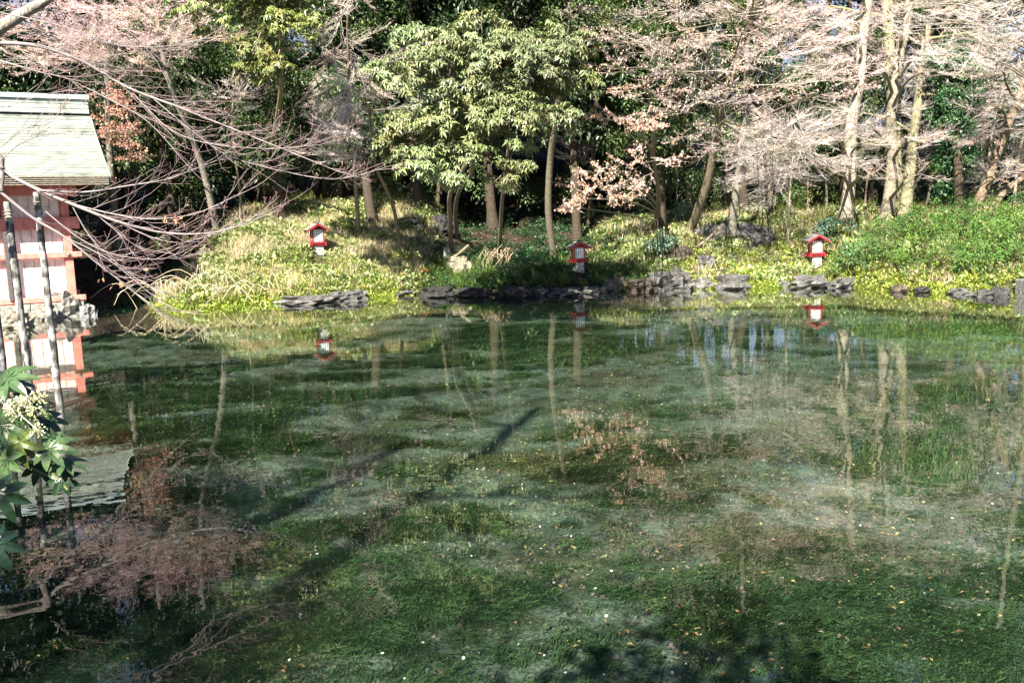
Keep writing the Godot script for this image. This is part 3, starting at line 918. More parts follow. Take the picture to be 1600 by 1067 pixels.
func fatsia() -> void:
	var root := Vector3(-3.55, 0.15, -4.9)
	var o := base("fatsia_shrub", root, "glossy lobed fatsia shrub with a cream flower head leaning in at the near left", "shrub")
	var hub := P(-60, 690, 4.6)
	var st := MB.new()
	st.tube(bend_line([root - root, hub.lerp(root, 0.5) + Vector3(-0.2, 0.05, 0) - root, hub - root], 4), taper(9, 0.03, 0.016), 7, Color(0.16, 0.13, 0.08))
	st.tube(bend_line([hub - root, P(20, 690, 4.55) - root, P(70, 728, 4.5) - root, P(105, 765, 4.5) - root], 4), taper(13, 0.014, 0.007), 6, Color(0.14, 0.15, 0.05))
	st.tube(bend_line([hub - root, P(-30, 640, 4.55) - root, P(10, 625, 4.5) - root, P(45, 640, 4.5) - root], 4), taper(13, 0.012, 0.006), 6, Color(0.5, 0.5, 0.4))
	put("stem", st.mesh(), M.plain, o)
	# [px, py, depth, size, heading in the picture (degrees, 0 = right, 90 = down), tilt to the viewer, shade]
	for q in [[8, 592, 4.5, 0.21, -8, 0.5, 0], [20, 600, 4.62, 0.16, 25, 0.2, 1], [50, 640, 4.6, 0.17, 20, 0.45, 2], [70, 655, 4.7, 0.16, 40, 0.3, 1],
			[0, 665, 4.45, 0.2, 20, 0.6, 0], [30, 690, 4.4, 0.17, 80, 0.5, 2], [75, 700, 4.45, 0.19, 5, 0.7, 0], [100, 722, 4.5, 0.15, 10, 0.2, 0], [60, 725, 4.55, 0.16, 60, 0.3, 1],
			[95, 745, 4.5, 0.14, 70, 0.3, 1], [10, 715, 4.4, 0.2, 110, 0.4, 0], [-5, 770, 4.2, 0.2, 60, 0.4, 1], [-14, 848, 3.9, 0.19, 55, 0.35, 3], [-20, 700, 4.5, 0.22, 10, 0.5, 0], [-25, 620, 4.6, 0.2, -20, 0.5, 0]]:
		var p := P(q[0], q[1], q[2])
		var a := deg_to_rad(q[4])
		var x := (view * Vector3(cos(a), -sin(a), 0)).normalized()
		var y: Vector3 = (view * Vector3(0, 0.35, 0) + Vector3(0, 1.0 - q[5], 0) + view.z * (q[5] + 0.2) + Vector3(-0.2, 0, 0)).normalized()
		var z := x.cross(y).normalized()
		y = z.cross(x)
		var col: Color = [Color(0.055, 0.10, 0.04), Color(0.025, 0.055, 0.028), Color(0.085, 0.125, 0.035), Color(0.02, 0.045, 0.028)][q[6]]
		var lf := put("leaf", fatsia_leaf(q[3] * 0.86, 7 if q[6] != 2 else 5, col, 0.25), M.gloss, o)
		lf.transform = Transform3D(Basis(x, y, z), p - root)
		var pet := MB.new()
		var h: Vector3 = hub.lerp(p, 0.35)
		pet.tube([Vector3.ZERO, (h - p) * 0.25 + Vector3(0, -0.02, 0), (h - p) * 0.6], [0.004, 0.005, 0.006], 5, Color(0.2, 0.24, 0.08))
		var pt := put("stalk", pet.mesh(), M.plain, o)
		pt.position = p - root
	for q in [[30, 628], [52, 640], [25, 650], [48, 660], [70, 640], [62, 622], [15, 640], [58, 672], [42, 620], [12, 620]]:
		var c := P(q[0], q[1], 4.42 + rr(0, 0.12))
		var fm := MB.new()
		for i in 26:
			var d := ru()
			var a := d * 0.03
			fm.tube([Vector3.ZERO, a], [0.0012, 0.001], 3, Color(0.6, 0.6, 0.4))
			fm.tube([a, a * 1.16, a * 1.3], [0.002, 0.0055, 0.002], 5, tone(Color(0.62, 0.62, 0.34), 0.15))
		var fo := put("flower_head", fm.mesh(), M.leaf, o)
		fo.position = c - root
		var sk := MB.new()
		var hb := P(5, 632, 4.5)
		sk.tube([Vector3.ZERO, (hb - c) * 0.5 + Vector3(0, 0.012, 0), hb - c], [0.0022, 0.0026, 0.003], 4, Color(0.6, 0.62, 0.5))
		var so := put("stalk", sk.mesh(), M.plain, o)
		so.position = c - root

# ---------------------------------------------------------------- scene
func _ready() -> void:
	rng.seed = 20240117
	for k in [[n_soft, 0.02, 1], [n_mid, 0.03, 2], [n_fine, 0.06, 3]]:
		k[0].frequency = k[1]
		k[0].seed = k[2]
		k[0].fractal_octaves = 3
	view = Basis(Vector3.RIGHT, deg_to_rad(-PITCH)) * Basis(Vector3(0, 0, 1), ROLL)
	var cam := Camera3D.new()
	cam.name = "camera"
	cam.fov = rad_to_deg(2.0 * atan(533.5 / F))
	cam.near = 0.05
	cam.far = 600.0
	cam.transform = Transform3D(view, CAM)
	add_child(cam)
	cam.current = true
	var env := Environment.new()
	env.background_mode = Environment.BG_SKY
	env.tonemap_mode = Environment.TONE_MAPPER_LINEAR
	env.tonemap_exposure = 4.9
	env.sdfgi_enabled = true
	env.ssao_enabled = true
	env.ssil_enabled = true
	var sm := ProceduralSkyMaterial.new()
	sm.sky_top_color = Color(0.36, 0.49, 0.72)
	sm.sky_horizon_color = Color(0.72, 0.80, 0.92)
	sm.sky_energy_multiplier = 0.55
	sm.ground_energy_multiplier = 0.55
	sm.sky_curve = 0.4
	sm.ground_bottom_color = Color(0.2, 0.2, 0.17)
	sm.ground_horizon_color = Color(0.4, 0.42, 0.42)
	env.sky = Sky.new()
	env.sky.sky_material = sm
	var we := WorldEnvironment.new()
	we.name = "world"
	we.environment = env
	add_child(we)
	var sun := DirectionalLight3D.new()
	sun.name = "sun"
	sun.light_energy = 1.6
	sun.light_color = Color(1.0, 0.96, 0.88)
	sun.light_angular_distance = 0.5
	sun.shadow_enabled = true
	var az := deg_to_rad(19.0)
	var el := deg_to_rad(40.0)
	sun.transform = Transform3D(Basis.looking_at(Vector3(sin(az) * cos(el), -sin(el), -cos(az) * cos(el))), Vector3(0, 30, 10))
	add_child(sun)

	for q in [[60, 506], [130, 498], [165, 488], [200, 484], [240, 482], [320, 481], [400, 475], [480, 472], [560, 466], [640, 461], [720, 460], [800, 462], [900, 458], [1000, 454], [1100, 451], [1200, 449], [1300, 447], [1400, 454], [1500, 458], [1600, 462], [1900, 480]]:
		shore.push_back(G(q[0], q[1], 0.0))
	shore.push_back(Vector3(-14.0, 0, -20.6))
	shore.push_back(Vector3(-24.0, 0, -19.0))
	shore.sort_custom(func(a, b): return a.x < b.x)
	make_materials()
	make_pieces()
	for i in 7: rocks.push_back(rock_mesh(100 + i))
	build_ground()
	shrine()
	build_lanterns_and_rocks()
	build_cover()
	build_trees()
	build_forest()
	build_near()
	build_bed()

func build_lanterns_and_rocks() -> void:
	lantern(498, 346, 408, 27.4, deg_to_rad(21), true, "red wooden lantern with lattice windows standing high on the grassy mound")
	lantern(905, 375, 432, 27.0, deg_to_rad(9), true, "red wooden lantern with lattice windows beside a dark tree trunk, low on the bank")
	lantern(1275, 363, 424, 27.2, deg_to_rad(-3), false, "red wooden lantern with white slatted front and grey board roof above shore rocks")
	var gy := Color(0.21, 0.21, 0.215)
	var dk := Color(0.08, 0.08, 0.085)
	var lt := Color(0.24, 0.24, 0.235)
	var br := Color(0.18, 0.15, 0.125)
	rock(404, 472, 26, 13, gy, "small grey rock at the left end of the shore stones below the mound")
	rock(470, 475, 110, 17, gy, "long flat grey rock at the waterline below the left lantern")
	rock(540, 470, 62, 22, gy, "broad grey rock with pale top right of the long flat rock")
	rock(584, 462, 50, 24, gy, "rounded grey rock half covered by mound grass at the water")
	rock(625, 462, 45, 13, gy, "low grey rock where the lit grass ends by dark water")
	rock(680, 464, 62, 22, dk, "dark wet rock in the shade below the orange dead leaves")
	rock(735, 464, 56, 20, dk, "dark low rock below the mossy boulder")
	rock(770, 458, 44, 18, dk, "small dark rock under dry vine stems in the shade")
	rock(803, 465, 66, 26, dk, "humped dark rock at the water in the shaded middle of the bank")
	rock(846, 461, 30, 16, lt, "small pale rock at the shaded shore left of the middle lantern")
	rock(885, 462, 66, 15, gy, "flat grey rock just below the middle lantern")
	rock(925, 459, 48, 16, lt, "flat pale rock right of the middle lantern at the water")
	rock(958, 455, 42, 30, gy, "upright grey rock behind trailing variegated leaves")
	rock(1003, 455, 70, 27, br, "brown grey boulder with pink leaf litter on its top")
	rock(1052, 453, 88, 42, gy, "largest shore boulder, grey with a dark hollow, right of centre")
	rock(1097, 451, 40, 24, gy, "small grey rock wedged between the two big boulders")
	rock(1145, 451, 66, 32, gy, "big grey boulder with flat top left of the yellow green leaves")
	rock(1227, 449, 22, 14, gy, "small round grey rock just left of the white fronted lantern's rock")
	rock(1272, 449, 76, 26, gy, "wide grey rock that the white fronted lantern stands behind")
	rock(1322, 450, 48, 22, gy, "rounded grey rock right of the white fronted lantern")
	rock(1362, 451, 22, 10, gy, "low grey rock at the edge of the overhanging leaves")
	rock(1408, 456, 30, 16, br, "brown rock under the yellow leaves of the right bank")
	rock(1445, 457, 30, 13, dk, "dark rock under the overhanging green shrub")
	rock(1503, 460, 34, 13, gy, "grey rock at the water below the green shrub's right half")
	rock(1543, 464, 40, 16, gy, "angular grey rock left of the concrete post")
	rock(1567, 464, 30, 22, dk, "dark rock touching the concrete post")
	rock(718, 432, 40, 42, Color(0.36, 0.34, 0.26), "pale mossy boulder with a broken face behind the shaded shore", false)
	rock(648, 382, 28, 16, Color(0.34, 0.27, 0.2), "pale brown rock lying on the dark slope by a slim trunk", false)
	rock(690, 366, 44, 40, dk * 1.3, "dark rock outcrop on the shaded slope behind the trunks", false)
	rock(640, 360, 40, 26, dk, "dark boulder in the shade right of the mound", false)
	rock(1118, 375, 70, 34, gy, "rough grey outcrop beside the leaning trunk", false)
	rock(1162, 372, 76, 32, gy, "long grey outcrop at the top of the sunny bank", false)
	rock(1193, 390, 46, 36, gy, "steep grey rock at the right end of the bank outcrop", false)
	rock(1065, 410, 46, 34, br, "grey brown rock below the pale leaved shrub", false)
	rock(1105, 418, 40, 26, gy, "grey rock half hidden by leaves above the two big boulders", false)
	rock(1585, 320, 60, 26, dk, "dark boulder in the shade at the far right behind the shrubs", false)
	rock(102, 494, 62, 60, Color(0.66, 0.65, 0.62), "big white boulder with moss at the shrine's corner")
	rock(134, 494, 28, 26, Color(0.4, 0.41, 0.44), "grey rock leaning on the white boulder beside the shrine")
	rock(70, 500, 34, 36, Color(0.36, 0.34, 0.3), "mottled grey rock in front of the shrine wall")
	rock(20, 512, 60, 34, Color(0.46, 0.43, 0.36), "tan block of stone below the shrine's left part")
	# short stone post, concrete post, fallen wood
	var p := B(698, 412)
	var mb := MB.new()
	mb.box(Vector3(0, 0.2, 0), Vector3(0.2, 0.66, 0.17), Color(0.42, 0.43, 0.46), Basis(Vector3.UP, 0.3), 0.02)
	tag(put("stone_marker", mb.mesh(), M.stone, self, p), "short speckled stone post standing beside a slim trunk in the shade", "stone post")
	var cp := G(1594, 466, 0.0)
	var cm := MB.new()
	cm.box(Vector3(0.5, -0.05, -0.2), Vector3(0.75, 0.95, 0.5), Color(0.34, 0.34, 0.33), Basis(), 0.02)
	tag(put("concrete_post", cm.mesh(), M.stone, self, cp), "weathered concrete block post at the right end of the far shore", "post")
	var a := B(632, 408)
	var b := B(706, 414)
	var fb := MB.new()
	fb.tube(bend_line([Vector3(0, 0.1, 0), (b - a) * 0.5 + Vector3(0, 0.14, 0), b - a + Vector3(0, 0.06, 0)], 3), taper(7, 0.03, 0.02), 6, Color(0.2, 0.16, 0.12))
	fb.tube([(b - a) * 0.6 + Vector3(0, 0.1, 0), (b - a) * 0.45 + Vector3(0, -0.15, 0.2)], [0.014, 0.008], 5, Color(0.2, 0.16, 0.12))
	tag(put("fallen_branch", fb.mesh(), M.bark, self, a), "thin fallen branch lying level on the shaded bank left of the stone post", "branch")
	var l0 := B(706, 412)
	var lg := MB.new()
	lg.tube([Vector3(0, 0.15, 0.2), Vector3(0.28, 0.35, 0.1), Vector3(0.56, 0.58, 0)], [0.055, 0.05, 0.04], 8, Color(0.36, 0.28, 0.2))
	tag(put("log", lg.mesh(), M.bark, self, l0), "short broken log leaning on the pale mossy boulder", "log")
	var l1 := B(1085, 390)
	var lh := MB.new()
	lh.tube([Vector3(0, 0.05, 0.1), Vector3(0.4, 0.3, 0), Vector3(0.85, 0.68, -0.1)], [0.05, 0.045, 0.035], 8, Color(0.34, 0.27, 0.2))
	tag(put("log", lh.mesh(), M.bark, self, l1), "pale bare log leaning up against the sunny outcrop", "log")
	# brush of dead orange leaves
	var op := B(668, 440)
	var ob := base("dead_leaf_shrub", op, "small clump of orange dead leaves at the shaded water's edge", "shrub")
	var s := blob_set([[op + Vector3(0, 0.15, 0.1), 0.26], [op + Vector3(0.1, 0.32, 0), 0.14]], 150.0, 0.9, Color(1.3, 0.42, 0.3), 0.45, 0.4, 0.7, op)
	many("foliage", K.cover, M.dry, s[0], s[1], ob, "stuff")

func scatter(called: String, piece: String, mat: Material, count: int, x0: float, x1: float, d0: float, d1: float, accept: Callable, tint: Callable, s0: float, s1: float, lean := 0.25) -> void:
	var xs := []
	var cs := []
	for i in count:
		var x := rr(x0, x1)
		var d := d0 + (d1 - d0) * rng.randf()
		var z := shore_z(x) - d
		if rng.randf() > accept.call(x, d, z): continue
		var clear := false
		for q in lanterns:
			if absf(x - q.x + q.x * (z - q.z) / 30.0) < 0.3 and z > q.z - 0.3 and z < q.z + 1.0: clear = true
		if clear: continue
		var up := (Vector3.UP + ru() * lean).normalized()
		var r := up.cross(ru()).normalized()
		xs.push_back(Transform3D(Basis(r, up, r.cross(up)).scaled_local(Vector3.ONE * rr(s0, s1)), Vector3(x, ground(x, z), z)))
		cs.push_back(tint.call(x, d, z))
	many(called, K[piece], mat, xs, cs)

func mound(x: float) -> float: return smoothstep(-9.8, -9.1, x) * (1.0 - smoothstep(-3.4, -2.2, x))
func build_cover() -> void:
	var lush := func(x, d, z): return clampf(0.35 + n_mid.get_noise_2d(x * 22.0, z * 22.0) * 1.6, 0.0, 1.0)
	var t_cover := func(_x, _d, _z): return tone(Color(1, 1, 1), 0.25)
	scatter("ground_ivy", "cover", M.leaf, 9000, -10.6, -1.8, 0.1, 8.5, func(x, d, z): return mound(x) * clampf(0.25 + n_mid.get_noise_2d(x * 22.0, z * 22.0) * 2.0, 0, 1), t_cover, 0.55, 1.7, 0.5)
	scatter("ground_ivy", "cover", M.leaf, 7000, 2.6, 16.0, 0.1, 9.0, func(x, d, z): return smoothstep(2.5, 4.5, x) * clampf(0.15 + n_mid.get_noise_2d(x * 20.0, z * 20.0) * 2.2, 0, 1), func(_x, _d, _z): return tone(Color(0.95, 1.0, 1.0), 0.35), 0.55, 1.7, 0.5)
	scatter("leafy_weeds", "weedy", M.leaf, 3200, -10.5, -3.0, -0.15, 2.6, func(x, d, z): return mound(x) * clampf(1.3 - d * 0.35, 0.15, 1.0), t_cover, 0.7, 1.3)
	scatter("leafy_weeds", "weedy", M.leaf, 4600, 4.2, 16.0, -0.2, 3.0, func(x, d, z): return smoothstep(4.0, 6.5, x) * clampf(0.5 + n_mid.get_noise_2d(x * 20.0, z * 20.0) * 1.5, 0, 1), t_cover, 0.7, 1.4)
	scatter("dry_grass", "straw", M.grass, 6500, -10.6, -2.2, 0.2, 8.0, func(x, d, z): return mound(x) * clampf(0.5 - n_mid.get_noise_2d(x * 22.0, z * 22.0) * 1.4, 0, 1), t_cover, 0.7, 1.3)
	scatter("dry_grass", "straw", M.grass, 3800, 2.4, 16.0, 0.3, 12.0, func(x, d, z): return smoothstep(2.3, 4.0, x) * clampf(0.45 - n_mid.get_noise_2d(x * 22.0, z * 22.0) * 1.4, 0, 1), t_cover, 0.7, 1.3)
	scatter("green_grass", "grass", M.grass, 2600, -10.2, -2.0, 0.0, 12.0, func(x, d, z): return mound(x) * 0.8, t_cover, 0.6, 1.2)
	scatter("green_grass", "grass", M.grass, 3800, 2.4, 18.0, 0.0, 16.0, func(x, d, z): return smoothstep(2.3, 4.5, x) * 0.8, t_cover, 0.6, 1.2)
	scatter("bank_bramble", "shrub", M.leaf, 800, -9.6, -2.4, 0.3, 8.0, func(x, d, z): return mound(x) * clampf(0.4 - n_fine.get_noise_2d(x * 20.0, z * 20.0) * 1.6, 0, 1), func(_x, _d, _z): return tone(Color(1.3, 1.3, 1.2), 0.4), 0.6, 1.3, 0.5)
	scatter("bank_bramble", "pale", M.leaf, 700, 3.0, 16.0, 0.3, 9.0, func(x, d, z): return clampf(0.4 - n_fine.get_noise_2d(x * 20.0, z * 20.0) * 1.6, 0, 1), func(_x, _d, _z): return tone(Color(1.2, 1.1, 0.8), 0.45), 0.5, 1.2, 0.5)
	# the shaded middle and the hollow beside the shrine
	scatter("shade_plants", "ivy", M.dark, 2600, -3.5, 4.5, 0.2, 5.0, func(x, d, z): return clampf(0.8 - d * 0.12 + n_mid.get_noise_2d(x * 20.0, z * 20.0), 0, 1), func(_x, _d, _z): return tone(Color(0.6, 0.65, 0.6), 0.35), 0.7, 1.3)  # low tint puts the shade of the middle bank into the leaf colour
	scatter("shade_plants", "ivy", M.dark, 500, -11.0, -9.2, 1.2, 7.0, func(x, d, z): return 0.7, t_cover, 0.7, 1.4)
	scatter("shade_plants", "ivy", M.dark, 2600, -3.6, 4.0, 4.0, 14.0, func(x, d, z): return clampf(0.35 + n_mid.get_noise_2d(x * 20.0, z * 20.0) * 1.5, 0, 1), func(_x, _d, _z): return tone(Color(0.5, 0.55, 0.5), 0.35), 0.7, 1.6)  # still darker tint, shade painted into the plants farther up the slope
	scatter("shore_fringe", "weedy", M.leaf, 420, -9.0, -3.2, -0.3, 0.3, func(_x, _d, _z): return 0.8, t_cover, 0.5, 1.0, 0.6)
	scatter("shore_fringe", "weedy", M.leaf, 700, 5.2, 15.0, -0.35, 0.3, func(x, d, z): return clampf(0.5 + n_fine.get_noise_2d(x * 16.0, 0.0) * 1.6, 0, 1), t_cover, 0.6, 1.2, 0.6)
	scatter("fern_fronds", "blade", M.leaf, 340, -2.6, 4.6, 0.2, 3.4, func(x, d, z): return 0.7, func(_x, _d, _z): return tone(Color(0.65, 0.65, 0.6), 0.3), 0.6, 1.2)
	# fallen leaves on the slope, tint darkened in place of shade
	scatter("leaf_litter", "one", M.dry, 16000, -12.0, 14.0, 0.6, 16.0, func(x, d, z): return 1.0 if x > -3.5 and x < 3.5 else 0.35, func(_x, _d, _z): return tone(Color(0.15, 0.095, 0.065), 0.5), 0.8, 1.6, 0.7)

func shrub(called: String, px: float, py: float, blobs: Array, piece: String, mat: Material, density: float, tint: Color, label: String, group := "", s0 := 0.8, s1 := 1.3, up := 0.0) -> void:
	var p := B(px, py)
	var o := base(called, p, label, "shrub", group)
	var st := MB.new()
	var bl := []
	for b in blobs:
		var c := p + Vector3(b[0], b[1] + up, b[2])
		bl.push_back([c, b[3]])
		for k in 4:
			var e: Vector3 = Vector3(b[0], b[1], b[2]) + ru() * b[3] * 0.6
			st.tube([Vector3(rr(-0.1, 0.1), -0.1, rr(-0.1, 0.1)), e * 0.5 + ru() * 0.08, e], [0.014, 0.01, 0.005], 4, Color(0.15, 0.11, 0.07))
	put("stems", st.mesh(), M.bark, o)
	var s := blob_set(bl, density, 0.85, tint, 0.22, s0, s1, p)
	many("foliage", K[piece], mat, s[0], s[1], o, "stuff")

func build_trees() -> void:
	var tan_ := Color(0.34, 0.29, 0.21)
	var gr := Color(0.36, 0.34, 0.30)
	var pale := Color(0.52, 0.47, 0.38)
	# the broad sunlit evergreen that leans over the water in the middle
	var eb := []
	for q in [[755, 62, 20.6, 58], [690, 78, 20.8, 50], [645, 62, 21.4, 36], [620, 120, 20.6, 45], [700, 130, 20.0, 82], [790, 110, 20.2, 80], [860, 100, 20.8, 60], [893, 135, 21.2, 44], [640, 205, 20.2, 52], [720, 200, 19.8, 70], [800, 190, 19.8, 72], [868, 190, 20.6, 44], [618, 235, 20.4, 26], [662, 258, 19.8, 44], [708, 285, 19.7, 26], [800, 275, 19.6, 38], [742, 245, 20.0, 48], [905, 70, 21.4, 28], [835, 68, 21.2, 46], [770, 150, 20.6, 60]]:
		eb.push_back([P(q[0], q[1], q[2]), q[3] * q[2] / F])
	var lean := func(list: Array, d0: float, d1: float) -> Array:
		var o := []
		for i in list.size():
			var q = list[i]
			if i == 0:
				o.push_back(B(q[0], q[1]))
				d0 = -o[0].z
			else:
				o.push_back(P(q[0], q[1], lerpf(d0, d1, float(i) / (list.size() - 1))))
		return o
	leafy_tree("evergreen_tree", "broad sunlit evergreen tree with drooping yellow green leaves over mid pond", "", [
		[lean.call([[705, 398], [703, 340], [704, 300], [728, 255], [742, 180], [752, 110], [755, 75]], 25, 21.6), 0.085, 0.05],
		[lean.call([[713, 372], [712, 320], [722, 290], [738, 262], [722, 170], [705, 105]], 26, 22.0), 0.08, 0.04],
		[lean.call([[780, 398], [783, 340], [786, 300], [792, 255], [800, 160], [808, 100]], 26, 21.8), 0.07, 0.04]], tan_, eb, "whorl", M.gloss, 150.0, 0.62, Color(1, 1, 1), 0.55, 0.9)
	var e2 := []
	for q in [[400, 70, 22.0, 46], [455, 50, 21.6, 44], [430, 105, 21.4, 32], [480, 35, 22.0, 30], [375, 115, 22.0, 26], [395, 20, 22.5, 40], [440, 0, 22.5, 50]]: e2.push_back([P(q[0], q[1], q[2]), q[3] * q[2] / F])
	for i in 5: e2.push_back([Vector3(rr(-7.4, -5.0), rr(7.0, 8.6), rr(-24.5, -21.0)), rr(0.6, 1.0)])
	leafy_tree("evergreen_tree", "slender evergreen with pale lit leaves left of the broad evergreen", "", [[lean.call([[418, 318], [419, 250], [430, 200], [440, 120], [436, 20]], 33, 23), 0.12, 0.04]], Color(0.42, 0.36, 0.24), e2, "whorl_b", M.gloss, 110.0, 0.7, Color(0.85, 0.88, 0.9), 0.6, 0.95)
	var e3 := []
	for q in [[905, 10, 24.5, 40], [880, 40, 24.0, 30], [950, 20, 25.0, 36], [1010, 70, 27.0, 40], [1150, 30, 28.0, 34], [1180, 40, 28.0, 30]]: e3.push_back([P(q[0], q[1], q[2]), q[3] * q[2] / F])
	leafy_tree("evergreen_tree", "small leaved evergreen behind the right shoulder of the broad evergreen", "", [[lean.call([[866, 404], [857, 330], [860, 250], [868, 190], [880, 90], [895, 30]], 26, 24.5), 0.125, 0.06]], Color(0.30, 0.27, 0.20), e3, "mid", M.leaf, 40.0, 0.7, Color(1.5, 1.4, 1.2))
	# slim trunks left of it
	bare_tree("bare_tree", "slim straight bare tree with a broom of whitish twigs left of centre", "", lean.call([[560, 372], [556, 300], [552, 230], [542, 185], [545, 120], [543, 40], [545, -40]], 27, 24.0), 0.075, 0.03, tan_, 8, 1.0, 0.55, "bare", M.twig, 0.8, Vector3(0, -0.5, 0.3), -0.12, Color(1.15, 1.1, 1.05), 0.2)
	bare_tree("bare_tree", "crooked slim bare tree rising from the right edge of the mound", "", lean.call([[624, 385], [616, 330], [603, 295], [588, 262], [582, 225], [575, 160]], 26, 24), 0.065, 0.03, tan_, 5, 1.2, 0.6, "bare", M.twig, 0.5, Vector3(0, 0, 0.2))
	bare_tree("bare_tree", "slender tree behind the crooked slim tree, in the shade", "", lean.call([[617, 300], [616, 270], [612, 230], [600, 150]], 30, 29), 0.08, 0.05, Color(0.2, 0.16, 0.12), 4, 1.4, 0.7, "bare", M.twig, 0.3, Vector3.ZERO)
	bare_tree("bare_tree", "thin curved bare sapling behind the mound's left part", "", lean.call([[376, 345], [374, 300], [366, 240], [362, 180], [370, 120]], 29, 28), 0.05, 0.02, pale, 4, 1.0, 0.6, "bare", M.twig, 0.5, Vector3.ZERO)
	bare_tree("bare_tree", "brown trunk pair's left stem standing in shade above the left lantern", "", lean.call([[494, 318], [493, 280], [491, 220], [490, 120]], 33, 33), 0.13, 0.1, Color(0.28, 0.2, 0.13), 3, 1.4, 0.7, "bare", M.twig, 0.3, Vector3.ZERO)
	bare_tree("bare_tree", "brown trunk pair's right stem standing in shade above the left lantern", "", lean.call([[507, 318], [506, 280], [508, 220], [512, 120]], 33, 33), 0.09, 0.07, Color(0.3, 0.22, 0.14), 3, 1.4, 0.7, "bare", M.twig, 0.3, Vector3.ZERO)
	bare_tree("bare_tree", "thick dark trunk in the shadows right of the shrine roof", "", lean.call([[243, 325], [242, 280], [243, 220], [238, 120], [236, 0]], 31, 31), 0.25, 0.2, Color(0.08, 0.065, 0.05), 4, 1.6, 0.7, "bare", M.twig, 0.0, Vector3.ZERO)
	bare_tree("bare_tree", "pale footed trunk close behind the shrine's right eave", "", lean.call([[188, 335], [187, 290], [186, 230], [184, 120]], 30, 30), 0.16, 0.13, Color(0.24, 0.2, 0.15), 3, 1.4, 0.7, "bare", M.twig, 0.0, Vector3.ZERO)
	# left: pinkish dry-leaved trees behind and above the shrine
	var pk := "bare trees with pinkish dry leaves"
	var c1 := Vector3(0.2, 0, 0.5)
	tier_tree("dry_leaved_tree", "pink twigged tree above the shrine roof at the top left", pk, [Vector3(-12.6, 0.9, -29), Vector3(-12.4, 4, -28.5), Vector3(-11.8, 7, -27.5), Vector3(-11.4, 10, -27)], 0.14, 0.06, gr, [[40, 40, 80, 22, 26], [120, 30, 80, 20, 26], [100, 75, 90, 16, 25.5], [20, 90, 60, 14, 25.5], [170, 60, 70, 16, 26], [60, 0, 90, 16, 26.5], [150, -25, 60, 12, 27]], "buds", M.twig, 17.0, Color(1.1, 1.0, 1.0))
	tier_tree("dry_leaved_tree", "pink twigged tree over the gap between shrine and left evergreen", pk, [Vector3(-9.3, 1.2, -29), Vector3(-9.4, 4, -28), Vector3(-9.7, 6.5, -26.5), Vector3(-9.7, 9.5, -26)], 0.12, 0.05, gr, [[215, 40, 70, 16, 26], [280, 25, 60, 14, 26], [300, 55, 45, 10, 25.6], [245, 70, 60, 9, 25.4], [210, 10, 80, 14, 26], [300, -20, 70, 16, 26], [180, 85, 50, 9, 25.4]], "buds", M.twig, 17.0, Color(1.12, 1.02, 1.0))
	tier_tree("dry_leaved_tree", "low dry leaved tree against the right end of the shrine roof", pk, lean.call([[205, 330], [200, 270], [195, 200], [188, 130]], 27, 25), 0.06, 0.025, gr, [[165, 150, 24, 8, 24.6], [190, 170, 24, 8, 24.6], [195, 200, 24, 10, 24.6], [205, 222, 24, 10, 24.4], [180, 205, 16, 8, 24.2], [205, 245, 14, 6, 24.4]], "pink_b", M.dry, 13.0, Color(0.85, 0.66, 0.6))
	# right: the maples that keep dry leaves, over the water
	tier_tree("dry_leaved_tree", "leaning pale trunked maple with flat tiers of pinkish leaves over the water", pk, lean.call([[1078, 364], [1092, 325], [1108, 275], [1118, 215], [1132, 155], [1158, 75], [1182, 5], [1200, -80]], 29, 25.5), 0.16, 0.08, tan_, [[1010, 72, 80, 8, 23], [1095, 75, 80, 9, 23], [960, 62, 45, 7, 23.2], [1000, 105, 70, 9, 22.4], [1090, 112, 80, 9, 22.6], [1175, 128, 80, 10, 22.8], [1240, 105, 70, 10, 23.4], [1120, 160, 70, 9, 22.4], [1270, 150, 60, 9, 23], [1160, 50, 90, 9, 24], [1200, -40, 120, 18, 25], [1060, -50, 110, 18, 24.5]], "pink", M.dry, 9.0, Color(1.05, 1, 1))
	tier_tree("dry_leaved_tree", "twin stemmed maple with low pink leaves drooping beside the middle lantern", pk, lean.call([[1028, 360], [1029, 325], [1028, 290], [1021, 245], [1022, 195], [1010, 120]], 28, 25), 0.09, 0.045, tan_, [[975, 185, 50, 7, 22], [1035, 196, 50, 8, 22.4], [925, 182, 20, 5, 22], [955, 262, 45, 10, 21], [1000, 285, 45, 10, 21], [940, 292, 40, 9, 20.8], [905, 310, 22, 8, 20.8], [885, 322, 16, 6, 20.8], [975, 310, 35, 8, 20.8], [1010, 245, 40, 8, 21.5], [1010, 140, 60, 7, 23]], "pink_b", M.dry, 10.0, Color(1.08, 1, 0.98))
	tier_tree("dry_leaved_tree", "grey forked maple stem just behind the twin stemmed maple", pk, lean.call([[1042, 330], [1056, 270], [1068, 225], [1060, 160], [1050, 80]], 30, 27), 0.075, 0.04, tan_, [[1090, 205, 40, 8, 25], [1050, 150, 60, 8, 25], [1110, 235, 30, 8, 25], [1000, 30, 80, 12, 26], [920, 20, 40, 8, 26], [1060, 15, 80, 10, 26]], "pink", M.dry, 9.0, Color(1, 1, 1))
	tier_tree("dry_leaved_tree", "sunlit pale trunk between the leaning maple and the lantern sapling", pk, lean.call([[1190, 300], [1191, 260], [1193, 205], [1196, 100], [1200, 0]], 33, 32), 0.12, 0.08, pale, [[1180, 200, 60, 9, 25], [1230, 185, 60, 9, 25], [1155, 225, 50, 9, 24.6], [1210, 235, 60, 9, 24.6], [1260, 215, 50, 9, 25], [1170, 10, 90, 12, 27], [1250, 30, 70, 12, 27]], "bare", M.twig, 12.0, Color(1.05, 0.96, 0.95))
